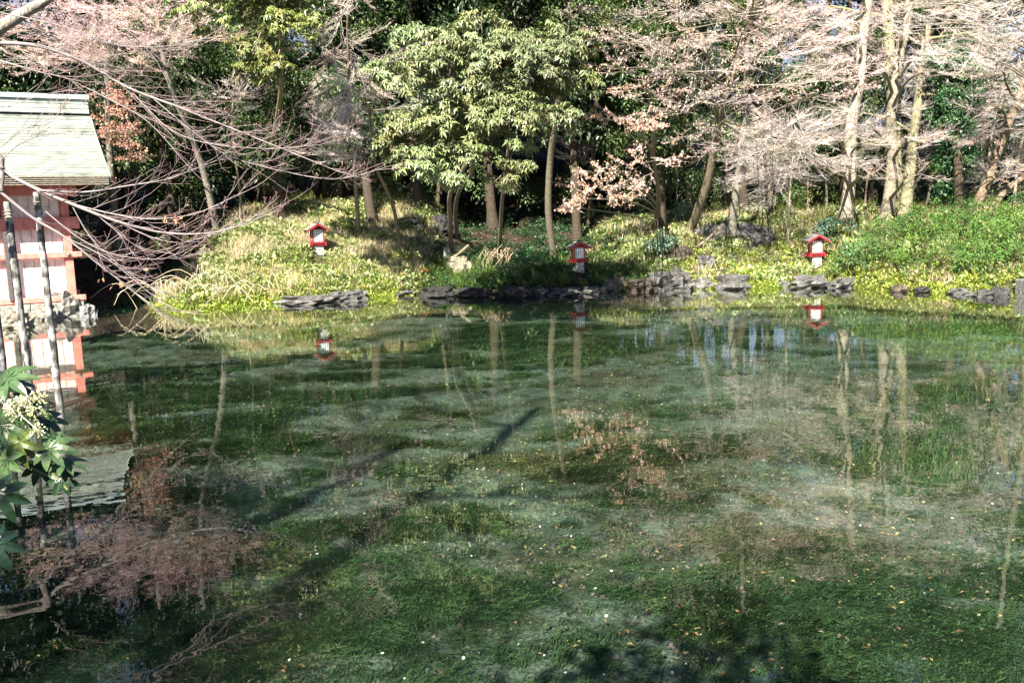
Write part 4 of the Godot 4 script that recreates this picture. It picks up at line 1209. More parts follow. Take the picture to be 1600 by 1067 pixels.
	bare_tree("bare_tree", "thin pale sapling standing beside the white fronted lantern", "", lean.call([[1231, 385], [1233, 330], [1237, 270], [1240, 230], [1236, 180]], 28, 27), 0.045, 0.02, pale, 9, 1.1, 0.5, "bare", M.twig, 1.0, Vector3(0, -0.2, 0.2), -0.06, Color(1, 1, 1), 0.3)
	tier_tree("bare_tree", "stout pale trunk behind the white fronted lantern", "", lean.call([[1322, 345], [1329, 275], [1330, 200], [1343, 130], [1350, 50], [1366, -60]], 33, 32), 0.23, 0.14, pale, [[1300, 200, 60, 9, 27], [1350, 220, 60, 9, 27], [1290, 250, 60, 9, 26.5], [1350, 262, 50, 8, 26.5], [1310, 60, 70, 10, 28], [1330, 20, 80, 12, 28], [1290, 100, 50, 8, 28], [1340, -60, 120, 18, 29]], "bare", M.twig, 11.0, Color(1.05, 0.98, 0.96))
	tier_tree("bare_tree", "tallest pale bare trunk right of the white fronted lantern with spreading twigs", "", lean.call([[1385, 345], [1395, 270], [1393, 190], [1401, 110], [1416, 40], [1432, -70]], 31, 29), 0.21, 0.13, Color(0.45, 0.4, 0.32), [[1370, 95, 60, 8, 26.5], [1440, 62, 70, 10, 26.5], [1350, 55, 60, 8, 26.5], [1450, 110, 40, 8, 26.5], [1420, 215, 50, 8, 26], [1340, 175, 40, 7, 26], [1420, 270, 50, 8, 26], [1420, 15, 80, 10, 27], [1440, -50, 130, 20, 28]], "bare", M.twig, 11.0, Color(1.08, 1, 1))
	bare_tree("bare_tree", "yellowish straight trunk seen high between two pale trunks", "", lean.call([[1402, 330], [1398, 200], [1392, 100], [1387, 0], [1385, -100]], 37, 37), 0.24, 0.17, Color(0.42, 0.40, 0.22), 6, 2.6, 0.7, "bare", M.twig, 0.6, Vector3.ZERO)
	bare_tree("bare_tree", "slim pale leaning stem crossing behind the tallest bare trunk", "", lean.call([[1372, 268], [1382, 225], [1392, 190]], 30, 30), 0.1, 0.08, Color(0.6, 0.55, 0.46), 0, 1.0, 0.7, "bare", M.twig, 0.0, Vector3.ZERO)
	bare_tree("bare_tree", "mossy trunk just right of the tallest bare trunk", "", lean.call([[1414, 340], [1421, 280], [1427, 225], [1436, 150], [1450, 40]], 32, 31), 0.19, 0.12, Color(0.40, 0.38, 0.24), 7, 2.4, 0.5, "bare", M.twig, 0.9, Vector3(0, 0, 0.4))
	tier_tree("bare_tree", "brown leaning trunk at the far right above the shrubs", "", lean.call([[1520, 335], [1545, 280], [1566, 220], [1590, 160], [1618, 80]], 31, 29), 0.16, 0.1, Color(0.34, 0.26, 0.19), [[1570, 110, 50, 9, 27], [1550, 165, 40, 9, 27], [1590, 200, 40, 9, 27], [1580, 260, 40, 9, 27], [1530, 215, 30, 8, 27]], "bare", M.twig, 12.0, Color(1, 0.92, 0.9))
	bare_tree("bare_tree", "low slanting trunk crossing toward the far right edge", "", lean.call([[1552, 325], [1575, 295], [1610, 270], [1650, 240]], 32, 31), 0.11, 0.08, Color(0.4, 0.31, 0.23), 4, 1.8, 0.4, "bare", M.twig, 0.8, Vector3(-0.2, 0, 0.3))
	tier_tree("bare_tree", "whitish twigged tree filling the top right corner", "", [Vector3(15.6, 1.2, -27), Vector3(15.3, 4.5, -26), Vector3(14.4, 7.5, -25), Vector3(14.0, 10, -24.5)], 0.14, 0.06, pale, [[1560, 20, 80, 12, 24.5], [1500, 30, 80, 12, 24.5], [1590, 60, 60, 12, 24.5], [1520, 62, 70, 9, 24.5], [1470, 85, 40, 8, 24.5], [1560, 95, 60, 9, 24.5], [1560, -40, 120, 18, 25], [1480, -10, 80, 10, 25]], "bare", M.twig, 15.0, Color(1.2, 1.16, 1.16))
	tier_tree("dry_leaved_tree", "pink leaved tree with tiers above the white fronted lantern", pk, [Vector3(7.4, 1.6, -30), Vector3(7.5, 5, -29), Vector3(7.2, 8, -27.5), Vector3(7.2, 10.5, -27)], 0.12, 0.05, gr, [[1140, 18, 90, 12, 26], [1230, 25, 90, 12, 26], [1250, 60, 70, 10, 25.6], [1190, 85, 60, 9, 25.4], [1290, 120, 50, 9, 25.4], [1280, 25, 70, 10, 26.5], [1240, -50, 130, 20, 27]], "buds", M.twig, 11.0, Color(1.1, 1.04, 1.02))
	# ivy clad trunk
	var ib := []
	for q in [[1497, 270, 12], [1492, 240, 20], [1498, 205, 24], [1490, 175, 26], [1500, 150, 26], [1505, 118, 20], [1500, 290, 10], [1480, 200, 16], [1515, 180, 16], [1540, 90, 22], [1475, 95, 22], [1510, 255, 16], [1490, 300, 18]]: ib.push_back([P(q[0], q[1], 29.5), q[2] * 1.35 * 29.5 / F])
	leafy_tree("ivy_clad_tree", "trunk wrapped in dark glossy ivy at the right of the far bank", "", [[lean.call([[1500, 330], [1498, 260], [1496, 200], [1503, 130], [1508, 80]], 30, 29.6), 0.15, 0.1], [[P(1506, 110, 29.6), P(1510, 80, 29.5), P(1490, 70, 29.3)], 0.06, 0.03], [[P(1506, 100, 29.6), P(1535, 85, 29.4), P(1545, 70, 29.3)], 0.06, 0.03]], Color(0.2, 0.16, 0.11), ib, "ivy", M.gloss, 230.0, 1.2, Color(1.3, 1.3, 1.4), 0.9, 1.4)
	# shrubs
	var sg := "low green shrubs on the right bank"
	shrub("shrub", 1335, 425, [[-0.3, 0.45, 0, 0.5], [0.4, 0.55, -0.1, 0.55]], "ivy", M.gloss, 110.0, Color(1.5, 1.4, 1.1), "dark leaved shrub pressed against the white fronted lantern's right side", sg)
	shrub("shrub", 1400, 425, [[-0.4, 0.5, 0, 0.6], [0.4, 0.6, 0, 0.6], [0.0, 0.95, -0.3, 0.5]], "shrub", M.leaf, 58.0, Color(1, 1, 1), "green shrub with narrow leaves right of the lantern shrub", sg)
	shrub("shrub", 1455, 432, [[-0.5, 0.5, 0, 0.6], [0.3, 0.55, 0.2, 0.6], [0.1, 1.0, -0.4, 0.6]], "shrub", M.leaf, 58.0, Color(1.1, 1.1, 1), "lit green shrub arching over dark shore rocks", sg)
	shrub("shrub", 1515, 432, [[-0.5, 0.55, 0, 0.6], [0.3, 0.6, 0.2, 0.65], [0.1, 1.1, -0.4, 0.6]], "shrub", M.leaf, 58.0, Color(1.05, 1.15, 1), "densest bright green shrub near the right edge of the bank", sg)
	shrub("shrub", 1580, 432, [[-0.5, 0.55, 0, 0.6], [0.4, 0.7, 0.0, 0.7], [0.2, 1.2, -0.4, 0.7], [1.2, 0.7, 0, 0.8]], "shrub", M.leaf, 58.0, Color(0.9, 1.05, 0.9), "tall green shrub above the concrete post", sg)
	shrub("shrub", 1480, 375, [[-0.8, 0.5, 0, 0.6], [0.2, 0.55, 0, 0.7], [1.2, 0.55, 0, 0.7]], "shrub", M.leaf, 62.0, Color(0.85, 1, 0.9), "second row green shrub below the ivy clad trunk", sg)
	shrub("shrub", 1570, 375, [[-0.6, 0.5, 0, 0.6], [0.5, 0.55, 0, 0.7], [1.5, 0.6, 0, 0.8]], "shrub", M.leaf, 62.0, Color(0.85, 1, 0.9), "second row green shrub below the brown leaning trunk", sg)
	shrub("shrub", 1400, 380, [[-0.4, 0.35, 0, 0.45], [0.5, 0.4, 0, 0.5]], "shrub", M.leaf, 58.0, Color(0.8, 0.95, 0.9), "dark green shrub at the foot of the tallest bare trunk", sg)
	shrub("pale_leaved_shrub", 1030, 412, [[-0.15, 0.35, 0.1, 0.36], [0.3, 0.45, 0, 0.34], [0.05, 0.6, -0.1, 0.3]], "pale", M.gloss, 130.0, Color(1.3, 1.3, 1.5), "shiny pale leaved shrub above the largest shore boulder", "", 0.7, 1.0)
	shrub("pale_leaved_shrub", 1062, 345, [[0, 0.3, 0, 0.34], [0.4, 0.35, 0, 0.3]], "pale", M.gloss, 110.0, Color(1.1, 1.2, 1.3), "shiny pale leaved shrub behind the leaning maple's foot", "", 0.7, 1.0)
	shrub("pale_leaved_shrub", 1298, 378, [[0, 0.4, 0, 0.34], [0.5, 0.45, -0.1, 0.36]], "pale", M.gloss, 120.0, Color(1.2, 1.25, 1.4), "shiny big leaved shrub right behind the white fronted lantern's roof", "", 0.8, 1.2)
	shrub("shrub", 1250, 335, [[-0.5, 0.4, 0, 0.5], [0.6, 0.5, 0, 0.6], [1.4, 0.4, 0, 0.5]], "mid", M.leaf, 60.0, Color(1.9, 1.6, 1.2), "yellowish shrub on the bank behind the white fronted lantern", "", 0.5, 0.8)
	shrub("shrub", 1450, 290, [[0, 0.6, 0, 0.6], [0.6, 0.4, 0, 0.5]], "shrub", M.leaf, 62.0, Color(1.2, 1.3, 1), "light green shrub between mossy trunk and ivy clad trunk", "")
	shrub("shrub", 800, 440, [[0, 0.3, 0, 0.4], [0.5, 0.3, 0, 0.4]], "ivy", M.dark, 110.0, Color(1.0, 1.1, 1.1), "dark shrub in shade behind the humped dark rock", "")
	shrub("shrub", 850, 425, [[0, 0.35, 0, 0.4], [-0.5, 0.35, -0.2, 0.4]], "ivy", M.dark, 110.0, Color(1.0, 1.15, 1.0), "dark shrub left of the trunk by the middle lantern", "")
	var sp := B(290, 455)
	var sb := MB.new()
	for i in 46:
		var o0 := Vector3(rr(-1.2, 2.2), 0, rr(-0.6, 0.5))
		o0.y = ground(sp.x + o0.x, sp.z + o0.z) - sp.y
		var q := Vector3(rr(-0.7, 0.4), rr(0.25, 0.7), rr(0.0, 0.4))
		sb.tube(bend_line([o0, o0 + q, o0 + q * Vector3(1.9, rr(0.2, 0.8), 1.8)], 4), taper(9, 0.010, 0.004), 4, tone(Color(0.55, 0.48, 0.36), 0.25))
	tag(put("dry_stem_tangle", sb.mesh(), M.twig, self, sp), "arching pale dry stems over the left end of the grassy mound", "vines")
	# dry vines
	var vp := B(778, 425)
	var vb := MB.new()
	for i in 26:
		var a := Vector3(rr(-0.5, 0.5), rr(0.5, 0.9), rr(-0.3, 0.1))
		var e := Vector3(rr(-0.7, 0.7), rr(-0.3, 0.05), rr(0.1, 0.5))
		vb.tube(bend_line([a, a.lerp(e, 0.5) + ru() * 0.22, e], 3), taper(7, 0.008, 0.004), 4, tone(Color(0.33, 0.25, 0.18), 0.3))
	tag(put("dry_vine_tangle", vb.mesh(), M.twig, self, vp), "tangle of dry brown vine stems hanging over the dark shore rocks", "vines")

func build_forest() -> void:
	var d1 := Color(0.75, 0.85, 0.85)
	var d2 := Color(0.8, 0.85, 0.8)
	# [x, z, height, crown radius, lowest leaves, label, tint, piece]
	for q in [
		[-16.5, -31, 13, 3.4, 1.5, "dark bushy evergreen behind the shrine roof's left half", d1, "dark"],
		[-12.4, -34, 17, 3.2, 1.6, "dark bushy evergreen right behind the shrine ridge", d1, "dark"],
		[-9.2, -34, 17, 3.0, 2.2, "dense dark evergreen right of the shrine roof", d1, "mid"],
		[-6.2, -35, 17, 3.0, 2.6, "dark evergreen behind the slender lit evergreen", d1, "dark"],
		[-3.4, -33, 18, 3.0, 3.6, "dark evergreen behind the broom of whitish twigs", d1, "mid"],
		[-0.6, -34, 18, 3.3, 3.8, "dark evergreen hidden behind the broad evergreen's left side", d1, "dark"],
		[2.4, -32, 18, 3.2, 4.0, "dark evergreen behind the broad evergreen's right side", d1, "dark"],
		[4.6, -35, 18, 2.8, 3.0, "shadowed evergreen behind the twin stemmed maple", d1, "mid"],
		[7.6, -38, 18, 3.0, 3.2, "shadowed evergreen behind the leaning maple's top", d2, "mid"],
		[-14.5, -40, 18, 4.0, 2.5, "large dark evergreen far up the slope at the left end", d1, "dark"],
		[-8.2, -42, 18, 4.2, 2.5, "large dark evergreen far up the slope left of centre", d1, "dark"],
		[-2.0, -42, 18, 4.2, 2.5, "large dark evergreen far up the slope at the centre", d1, "dark"],
		[3.6, -43, 18, 4.2, 2.5, "large dark evergreen far up the slope right of centre", d1, "dark"],
		[10.2, -44, 21, 3.0, 2.6, "green tree far behind the pale trunks", d2, "mid"],
		[14.8, -40, 18, 2.6, 8.0, "lit green tree behind the mossy trunk", d2, "mid"],
		[18.5, -36, 17, 3.0, 1.8, "dark green tree behind the brown leaning trunk", d2, "mid"],
		[22.5, -34, 16, 3.0, 1.5, "green tree beyond the far right edge", d2, "mid"],
		[16.4, -48, 22, 3.4, 9.5, "distant green tree between ivy clad and brown trunks", d2, "mid"],
		[7.0, -48, 24, 3.6, 2.0, "distant dark tree left of the sky gap", d1, "dark"],
		[23.0, -46, 20, 3.6, 2.0, "distant green tree at the far right", d2, "mid"],
		[5.6, -42, 20, 3.4, 2.0, "distant dark tree behind the grey forked maple stem", d1, "dark"],
		[12.4, -47, 20, 3.2, 9.0, "distant dark tree right of the sky gap", d1, "dark"],
		[19.5, -52, 24, 4.0, 2.0, "farthest tall tree behind the ivy clad trunk", d1, "dark"],
		[-5.0, -44, 22, 4.0, 2.5, "large dark evergreen far up the slope behind the slender lit evergreen", d1, "dark"],
		[-10.9, -29.5, 8.5, 1.9, 1.6, "dark glinting evergreen just behind the shrine roof's right end", d2, "mid"],
		[-7.7, -30.5, 8.0, 1.9, 1.4, "dark glinting evergreen behind the low dry leaved tree", d2, "mid"],
		[-4.7, -31.0, 8.0, 1.8, 2.2, "dark glinting evergreen between slender evergreen and broom twigged tree", d2, "mid"],
		[5.2, -31.0, 8.5, 1.9, 2.4, "shaded evergreen showing through the leaning maple's tiers", d2, "mid"],
		[9.4, -36, 10.0, 2.2, 2.0, "green tree behind the stout pale trunk", d2, "mid"],
		[12.6, -34, 6.2, 1.8, 1.6, "green tree between tallest bare trunk and ivy clad trunk", d2, "mid"],
		[15.8, -32.5, 9.0, 2.0, 1.8, "green tree right behind the brown leaning trunk", d2, "mid"],
		[-15.2, -35, 19, 3.2, 3.5, "tall dark evergreen high behind the shrine roof", d1, "dark"],
		[11.6, -40, 13, 2.3, 2.4, "dark green tree behind the lantern sapling's pale twigs", d2, "mid"],
		[18.6, -44, 12, 2.4, 2.4, "shadowed green tree deep behind the ivy clad trunk", d2, "mid"],
		[14.4, -36.5, 21, 3.0, 9.0, "high crowned evergreen above the mossy trunk", d1, "dark"],
		[19.2, -33, 19, 3.0, 7.0, "high crowned evergreen above the brown leaning trunk", d1, "dark"],
		[-20.5, -34, 15, 3.8, 1.5, "dark evergreen at the far left behind the shrine", d1, "dark"],
	]: forest_tree(Vector2(q[0], q[1]), q[2], q[3], q[4], q[5], q[6], q[7])
	# many slim trunks in the shade under the crowns
	for i in 16:
		var x := rr(-9.0, 14.0)
		var z := rr(-45, -33)
		var g := Vector3(x, ground(x, z), z)
		bare_tree("shaded_trunk", "slim dark trunk in the shade deep under the forest crowns", "slim trunks deep in the shade", [g, g + Vector3(rr(-0.3, 0.3), 3, 0), g + Vector3(rr(-0.7, 0.7), 7, 0)], rr(0.07, 0.14), 0.05, Color(0.16, 0.13, 0.09), 0, 1.0, 0.5, "bare", M.twig, 0.0, Vector3.ZERO)
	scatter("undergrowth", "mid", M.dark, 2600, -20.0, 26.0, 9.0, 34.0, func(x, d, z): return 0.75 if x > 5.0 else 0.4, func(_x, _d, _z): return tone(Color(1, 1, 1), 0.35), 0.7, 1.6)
	for q in [[950, 330, 30], [985, 335, 31], [1012, 332, 32], [1058, 340, 31], [1130, 330, 33], [1152, 322, 32], [1172, 318, 34], [1212, 325, 33], [1262, 335, 32], [1292, 330, 34], [1352, 330, 33], [1448, 325, 33], [1470, 322, 32], [1535, 325, 33], [1585, 322, 33], [905, 345, 31]]:
		var p: Vector3 = B(q[0], q[1])
		var h := rr(3.4, 6.5)
		var lx := rr(-0.9, 0.9)
		bare_tree("sapling", "thin bare sapling among the maples and pale trunks of the right bank", "thin saplings of the right bank", [p, p + Vector3(lx * 0.2 + rr(-0.1, 0.1), h * 0.35, 0), p + Vector3(lx * 0.6 + rr(-0.15, 0.15), h * 0.7, 0.2), p + Vector3(lx, h, 0.4)], rr(0.03, 0.055), 0.015, tone(Color(0.38, 0.33, 0.27), 0.3), 4, 1.1, 0.5, "bare", M.twig, 0.4, Vector3(0, 0.1, 0.2))
	# undergrowth that closes the slope below the crowns
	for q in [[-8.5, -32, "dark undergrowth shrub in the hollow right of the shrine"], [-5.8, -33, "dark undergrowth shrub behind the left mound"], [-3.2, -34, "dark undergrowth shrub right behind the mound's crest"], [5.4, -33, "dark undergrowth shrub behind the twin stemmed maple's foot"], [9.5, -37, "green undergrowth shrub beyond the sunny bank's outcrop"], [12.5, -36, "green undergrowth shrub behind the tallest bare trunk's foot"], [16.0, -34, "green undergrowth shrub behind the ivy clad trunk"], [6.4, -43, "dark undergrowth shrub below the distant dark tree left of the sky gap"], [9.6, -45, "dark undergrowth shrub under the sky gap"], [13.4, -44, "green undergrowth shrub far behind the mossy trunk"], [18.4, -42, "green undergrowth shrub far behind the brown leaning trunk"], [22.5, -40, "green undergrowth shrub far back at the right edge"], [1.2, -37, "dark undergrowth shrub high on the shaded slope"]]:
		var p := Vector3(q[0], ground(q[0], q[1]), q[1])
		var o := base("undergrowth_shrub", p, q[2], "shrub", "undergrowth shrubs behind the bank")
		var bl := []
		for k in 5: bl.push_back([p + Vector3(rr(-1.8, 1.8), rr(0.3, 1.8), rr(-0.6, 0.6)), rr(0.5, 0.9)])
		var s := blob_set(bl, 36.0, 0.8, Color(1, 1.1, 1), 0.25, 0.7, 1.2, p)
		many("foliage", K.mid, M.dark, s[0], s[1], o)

func build_near() -> void:
	# three props in the water
	pole(P(10, 318, 13.8), P(45, 600, 13.8), 0.056, Color(0.42, 0.42, 0.43), "left of the two pale weathered poles standing in the water before the shrine")
	pole(P(56, 303, 13.8), P(88, 592, 13.8), 0.054, Color(0.44, 0.44, 0.45), "right pale weathered pole before the shrine, under the branch fork")
	pole(P(-26, 318, 13.6), P(8, 610, 13.6), 0.05, Color(0.2, 0.2, 0.23), "dark pole in the water at the very left edge")
	# cherry tree outside the left edge whose branches hang over the pond
	var root := Vector3(-11.9, 0.85, -11.0)
	var o := base("cherry_tree", root, "bare cherry tree at the left reaching long pale branches over the pond", "tree")
	var tm := MB.new()
	var fork := Vector3(-9.2, 4.2, -12.0)
	tm.tube(bend_line([root - Vector3(0, 0.4, 0), Vector3(-11.6, 2.0, -11.2), Vector3(-10.6, 3.2, -11.6), fork], 4), taper(13, 0.28, 0.16), 12, Color(0.28, 0.24, 0.21))
	tm.tube(bend_line([fork, P(-40, 60, 12.5), P(0, 42, 12.5), P(40, 18, 12.5), P(85, -10, 12.5), P(180, -90, 12.8)], 4), taper(21, 0.11, 0.05), 9, Color(0.5, 0.45, 0.40))
	tm.tube(bend_line([Vector3(-11.0, 2.8, -11.4), P(-60, 240, 12.8), P(0, 266, 12.8)], 4), taper(9, 0.09, 0.06), 8, Color(0.36, 0.32, 0.30))
	tm.tube(bend_line([fork, P(-80, 60, 12.4), P(0, 67, 12.4)], 4), taper(9, 0.09, 0.055), 8, Color(0.4, 0.36, 0.33))
	tm.tube(bend_line([Vector3(-11.3, 2.4, -11.3), P(-60, 255, 12.6), P(0, 300, 12.6)], 4), taper(9, 0.07, 0.045), 8, Color(0.36, 0.32, 0.30))
	var wood := Color(0.19, 0.165, 0.175)
	var parts := MB.new()
	var tips := []
	for b in [
		[[[0, 67], [60, 72], [130, 97], [200, 137], [280, 168], [360, 200], [440, 232], [528, 268]], [12.4, 13.0], 0.050, 0.008, 9.0],
		[[[0, 95], [60, 112], [100, 122], [160, 150], [230, 190], [285, 250]], [12.2, 12.2], 0.022, 0.005, 6.0],
		[[[200, 137], [230, 170], [270, 205], [330, 225], [420, 232], [500, 226]], [12.7, 12.9], 0.018, 0.005, 7.0],
		[[[240, 155], [300, 205], [350, 240], [420, 262], [520, 280], [600, 262]], [12.7, 13.4], 0.018, 0.005, 7.0],
		[[[0, 266], [50, 292], [110, 318], [180, 345], [260, 364], [340, 362], [410, 338]], [12.8, 13.0], 0.055, 0.008, 6.0],
		[[[60, 297], [130, 300], [200, 290], [260, 280], [300, 265], [345, 248]], [12.8, 13.2], 0.026, 0.006, 5.0],
		[[[110, 318], [170, 333], [230, 342], [300, 335], [360, 310], [402, 290]], [12.9, 13.1], 0.022, 0.006, 5.0],
		[[[180, 345], [240, 372], [290, 378], [350, 358], [440, 320]], [12.9, 13.3], 0.018, 0.005, 4.0],
		[[[0, 300], [50, 340], [100, 370], [150, 410], [195, 445], [235, 478], [265, 497]], [12.6, 13.2], 0.040, 0.006, 5.0],
		[[[100, 370], [160, 400], [200, 430], [250, 470], [300, 490], [325, 470]], [12.8, 13.2], 0.016, 0.005, 4.0],
		[[[70, 330], [120, 370], [170, 395], [230, 405], [290, 400]], [12.8, 13.0], 0.018, 0.005, 5.0],
		[[[110, 318], [140, 370], [180, 410], [220, 440], [240, 450]], [12.9, 13.0], 0.014, 0.005, 4.0],
		[[[150, 335], [180, 360], [215, 385], [260, 395]], [12.9, 13.0], 0.012, 0.005, 5.0],
		[[[0, 230], [40, 200], [80, 190], [105, 150]], [12.0, 12.0], 0.014, 0.005, 6.0],
		[[[0, 250], [30, 225], [70, 210], [130, 205]], [12.2, 12.2], 0.012, 0.005, 6.0],
		[[[0, 170], [30, 160], [60, 150], [110, 140]], [12.2, 12.2], 0.012, 0.005, 5.0],
		[[[0, 20], [50, 30], [110, 45], [180, 70], [260, 72], [320, 60]], [12.2, 12.6], 0.018, 0.005, 5.0],
		[[[120, -20], [160, 20], [200, 50], [240, 90], [262, 130]], [12.6, 12.8], 0.016, 0.005, 4.0],
		[[[60, -20], [90, 30], [130, 60], [170, 60], [215, 80]], [12.6, 12.8], 0.014, 0.005, 5.0],
	]: branch(parts, tips, b[0], b[1], b[2] * 0.58, b[3] * 0.7, wood, b[4] * 1.15)
	for m in [tm, parts]:
		for i in m.v.size(): m.v[i] -= root
	put("trunk", tm.mesh(), M.bark, o)
	put("branches", parts.mesh(), M.twig, o)
	# buds and the last brown leaves on the twig ends
	var xs := []
	var cs := []
	for t in tips:
		if rng.randf() < 0.35: continue
		var d: Vector3 = t[1]
		var s := d.cross(Vector3.UP + ru() * 0.1).normalized()
		xs.push_back(Transform3D(Basis(d, s.cross(d), s).scaled_local(Vector3.ONE * rr(0.18, 0.34)), t[0] - root))
		cs.push_back(tone(Color(0.34, 0.17, 0.17), 0.3))
	many("buds", K.one, M.twig, xs, cs, o)
	var lx := []
	var lc := []
	for q in [[262, 340, 9], [285, 348, 6], [222, 415, 2], [156, 430, 2], [184, 450, 3], [205, 440, 1], [75, 40, 8]]:
		for k in q[2]:
			var d := (ru() - Vector3.UP * 0.6).normalized()
			var s := d.cross(ru()).normalized()
			lx.push_back(Transform3D(Basis(d, s.cross(d), s).scaled_local(Vector3.ONE * rr(0.8, 1.3)), P(q[0] + rr(-12, 12), q[1] + rr(-9, 9), 12.95) - root))
			lc.push_back(tone(Color(0.42, 0.26, 0.19), 0.3))
	many("dry_leaves", K.one, M.dry, lx, lc, o)
	fatsia()
	# trees on the viewer's own bank, behind the camera, that shade parts of the pond
	var bk := "trees on the near bank behind the viewer"
	var ev := []
	for i in 16: ev.push_back([Vector3(-6.5 + rr(-1.1, 1.1), rr(4.4, 6.6), -0.6 + rr(-2.4, 2.2)), rr(0.6, 1.0)])
	leafy_tree("near_evergreen", "evergreen on the near bank at the left whose shade darkens the pond's near left corner", bk, [[[Vector3(-6.8, 0.8, 0.2), Vector3(-6.7, 3, 0.1), Vector3(-6.5, 6.0, -0.3)], 0.2, 0.08]], Color(0.2, 0.17, 0.13), ev, "dark", M.dark, 26.0, 0.7, Color(1, 1, 1))
	bare_tree("near_bare_tree", "bare tree on the near bank whose trunk shadow crosses the pond bed", bk, [Vector3(-7.5, 0.8, 4.0), Vector3(-7.3, 4, 3.8), Vector3(-6.8, 8, 3.2), Vector3(-6.4, 12, 2.6)], 0.26, 0.1, gr_bark(), 9, 4.0, 0.35, "bare", M.twig, 0.7, Vector3.ZERO, 0.05, Color(1, 1, 1), 0.5, 2)
	bare_tree("near_bare_tree", "slimmer bare tree on the near bank that streaks the pond bed with branch shadows", bk, [Vector3(-5.6, 0.8, 2.6), Vector3(-5.5, 4, 2.4), Vector3(-5.0, 8, 2.0), Vector3(-4.9, 13, 1.6)], 0.22, 0.09, gr_bark(), 10, 3.6, 0.4, "bare", M.twig, 0.5, Vector3.ZERO, 0.05, Color(1, 1, 1), 0.5, 2)
	var e4 := []
	for i in 6: e4.push_back([Vector3(-0.8 + rr(-0.9, 0.9), rr(4.2, 4.9), 0.6 + rr(-0.5, 0.4)), rr(0.4, 0.65)])
	leafy_tree("near_evergreen", "small evergreen behind the viewer whose shade falls at the bottom of the pond view", bk, [[[Vector3(-1.9, 0.8, 2.4), Vector3(-1.8, 2.5, 2.2), Vector3(-1.3, 4.4, 1.2)], 0.12, 0.05]], Color(0.2, 0.17, 0.13), e4, "dark", M.dark, 26.0, 0.7, Color(1, 1, 1))

func gr_bark() -> Color: return Color(0.25, 0.22, 0.19)

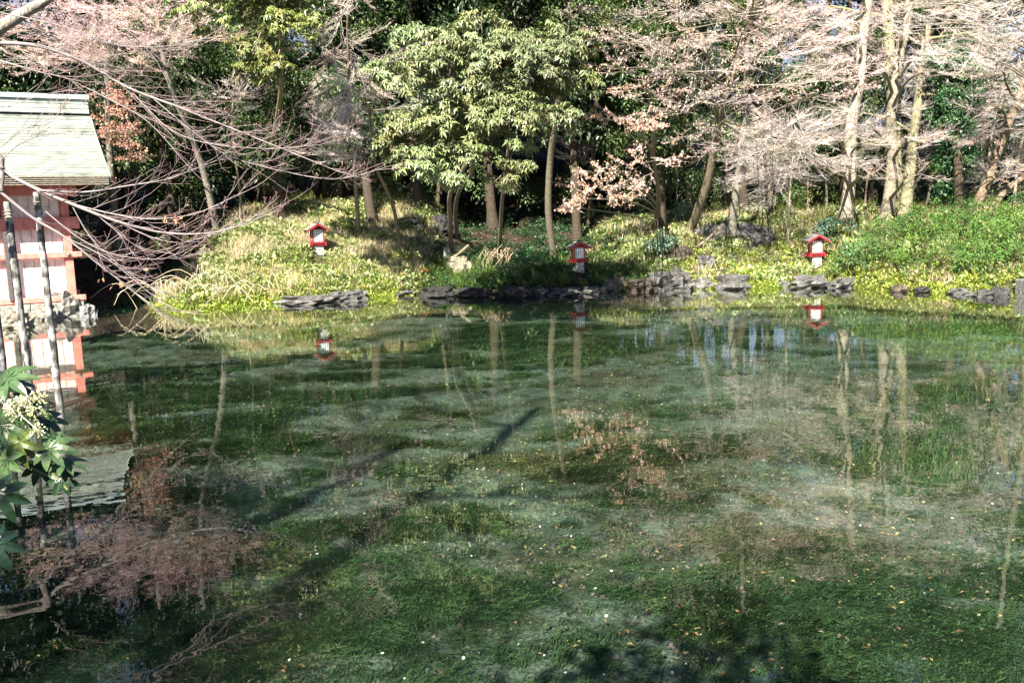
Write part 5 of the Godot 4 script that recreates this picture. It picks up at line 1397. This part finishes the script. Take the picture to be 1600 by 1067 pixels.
func build_bed() -> void:
	# streaming water weed where the bed is green
	var xs := []
	var cs := []
	for i in 150000:
		var z := -3.4 - 20.0 * pow(rng.randf(), 1.5)
		var x := rr(-0.66, 0.66) * (-z + 2.0)
		var w := weediness(x, z) - 0.16 * smoothstep(-9.0, -4.0, z)
		if rng.randf() > smoothstep(-0.02, 0.25, w) + 0.05: continue
		if z < shore_z(x) + 0.6: continue
		var b := Basis(Vector3.UP, rr(-0.9, 0.9) + (PI if rng.randf() < 0.4 else 0.0))
		var k := n_soft.get_noise_2d(x * 9.0, z * 9.0 + 30.0)
		xs.push_back(Transform3D(b.scaled_local(Vector3(1, 1, 1) * rr(0.6, 1.2)), Vector3(x, bed_y(x, z) - 0.01, z)))
		cs.push_back(tone(Color(1.0 + clampf(k * 1.3, 0, 0.8), 1.0, 0.95), 0.35))
	many("water_weed", K.stream, M.weed, xs, cs)
	xs = []
	cs = []
	for i in 16000:
		var z := -3.4 - 19.0 * pow(rng.randf(), 1.4)
		var x := rr(-0.66, 0.66) * (-z + 2.0)
		if weediness(x, z) < 0.2 or z < shore_z(x) + 0.6: continue
		var b := Basis(Vector3.UP, rr(-0.35, 0.35) + n_soft.get_noise_2d(x * 4.0, z * 4.0) * 1.5)
		xs.push_back(Transform3D(b.scaled_local(Vector3(2.4, 1.5, 1.2) * rr(0.7, 1.3)), Vector3(x, bed_y(x, z) - 0.01, z)))
		cs.push_back(tone(Color(1.5, 1.25, 1.0), 0.4))
	many("long_water_weed", K.stream, M.weed, xs, cs)
	var gs := MB.new()
	gs.tube([Vector3(0, -0.02, 0), Vector3(0.004, 0.0, 0), Vector3(0, 0.018, 0.003)], [0.03, 0.045, 0.018], 6, Color(1, 1, 1))
	xs = []
	cs = []
	for i in 5000:
		var z := -3.4 - 15.0 * pow(rng.randf(), 1.5)
		var x := rr(-0.66, 0.66) * (-z + 2.0)
		if weediness(x, z) > 0.08 or z < shore_z(x) + 0.6: continue
		xs.push_back(Transform3D(Basis(Vector3.UP, rr(0, 6)).scaled_local(Vector3(rr(0.3, 1.2), rr(0.4, 1.0), rr(0.3, 1.0))), Vector3(x, bed_y(x, z), z)))
		cs.push_back(tone(Color(0.07, 0.075, 0.065), 0.6))
	many("bed_gravel", gs.mesh(), M.plain, xs, cs)
	var lx := []
	var lc := []
	for i in 13000:
		var z := -3.4 - 19.0 * pow(rng.randf(), 1.6)
		var x := rr(-0.66, 0.66) * (-z + 2.0)
		if z < shore_z(x) + 0.6: continue
		if n_mid.get_noise_2d(x * 8.0 + 5.0, z * 8.0) < -0.1 + rr(-0.2, 0.2): continue
		var up := (Vector3.UP + ru() * 0.35).normalized()
		var r := up.cross(ru()).normalized()
		lx.push_back(Transform3D(Basis(r, up, r.cross(up)).scaled_local(Vector3.ONE * rr(0.15, 0.7)), Vector3(x, bed_y(x, z) + rr(0.02, 0.08), z)))
		lc.push_back(tone([Color(0.26, 0.2, 0.10), Color(0.22, 0.13, 0.06), Color(0.30, 0.28, 0.10), Color(0.16, 0.14, 0.10)][rng.randi() % 4], 0.3))
	many("sunken_leaves", K.one, M.dry, lx, lc)
	# pale round pebbles and coins that lie on the bed
	var pb := MB.new()
	pb.tube([Vector3(0, -0.004, 0), Vector3(0, 0.004, 0), Vector3(0, 0.007, 0)], [0.020, 0.022, 0.014], 8, Color(0.85, 0.86, 0.84))
	var pm := pb.mesh()
	for i in 130:
		var px := rr(0, 1600)
		var py := 600.0 + 460.0 * sqrt(rng.randf())
		if rng.randf() > 0.35 + 0.65 * px / 1600.0: continue
		var g := G(px, py, -0.55)
		g.y = bed_y(g.x, g.z) + 0.02
		var o := put("pale_pebble", pm, M.paper, self, g)
		o.rotation = Vector3(rr(-0.3, 0.3), rr(0, 6), rr(-0.3, 0.3))
		o.scale = Vector3.ONE * rr(0.3, 0.75)
		tag(o, "small round white pebble lying on the weedy pond bed", "pebble", "white pebbles scattered over the pond bed")
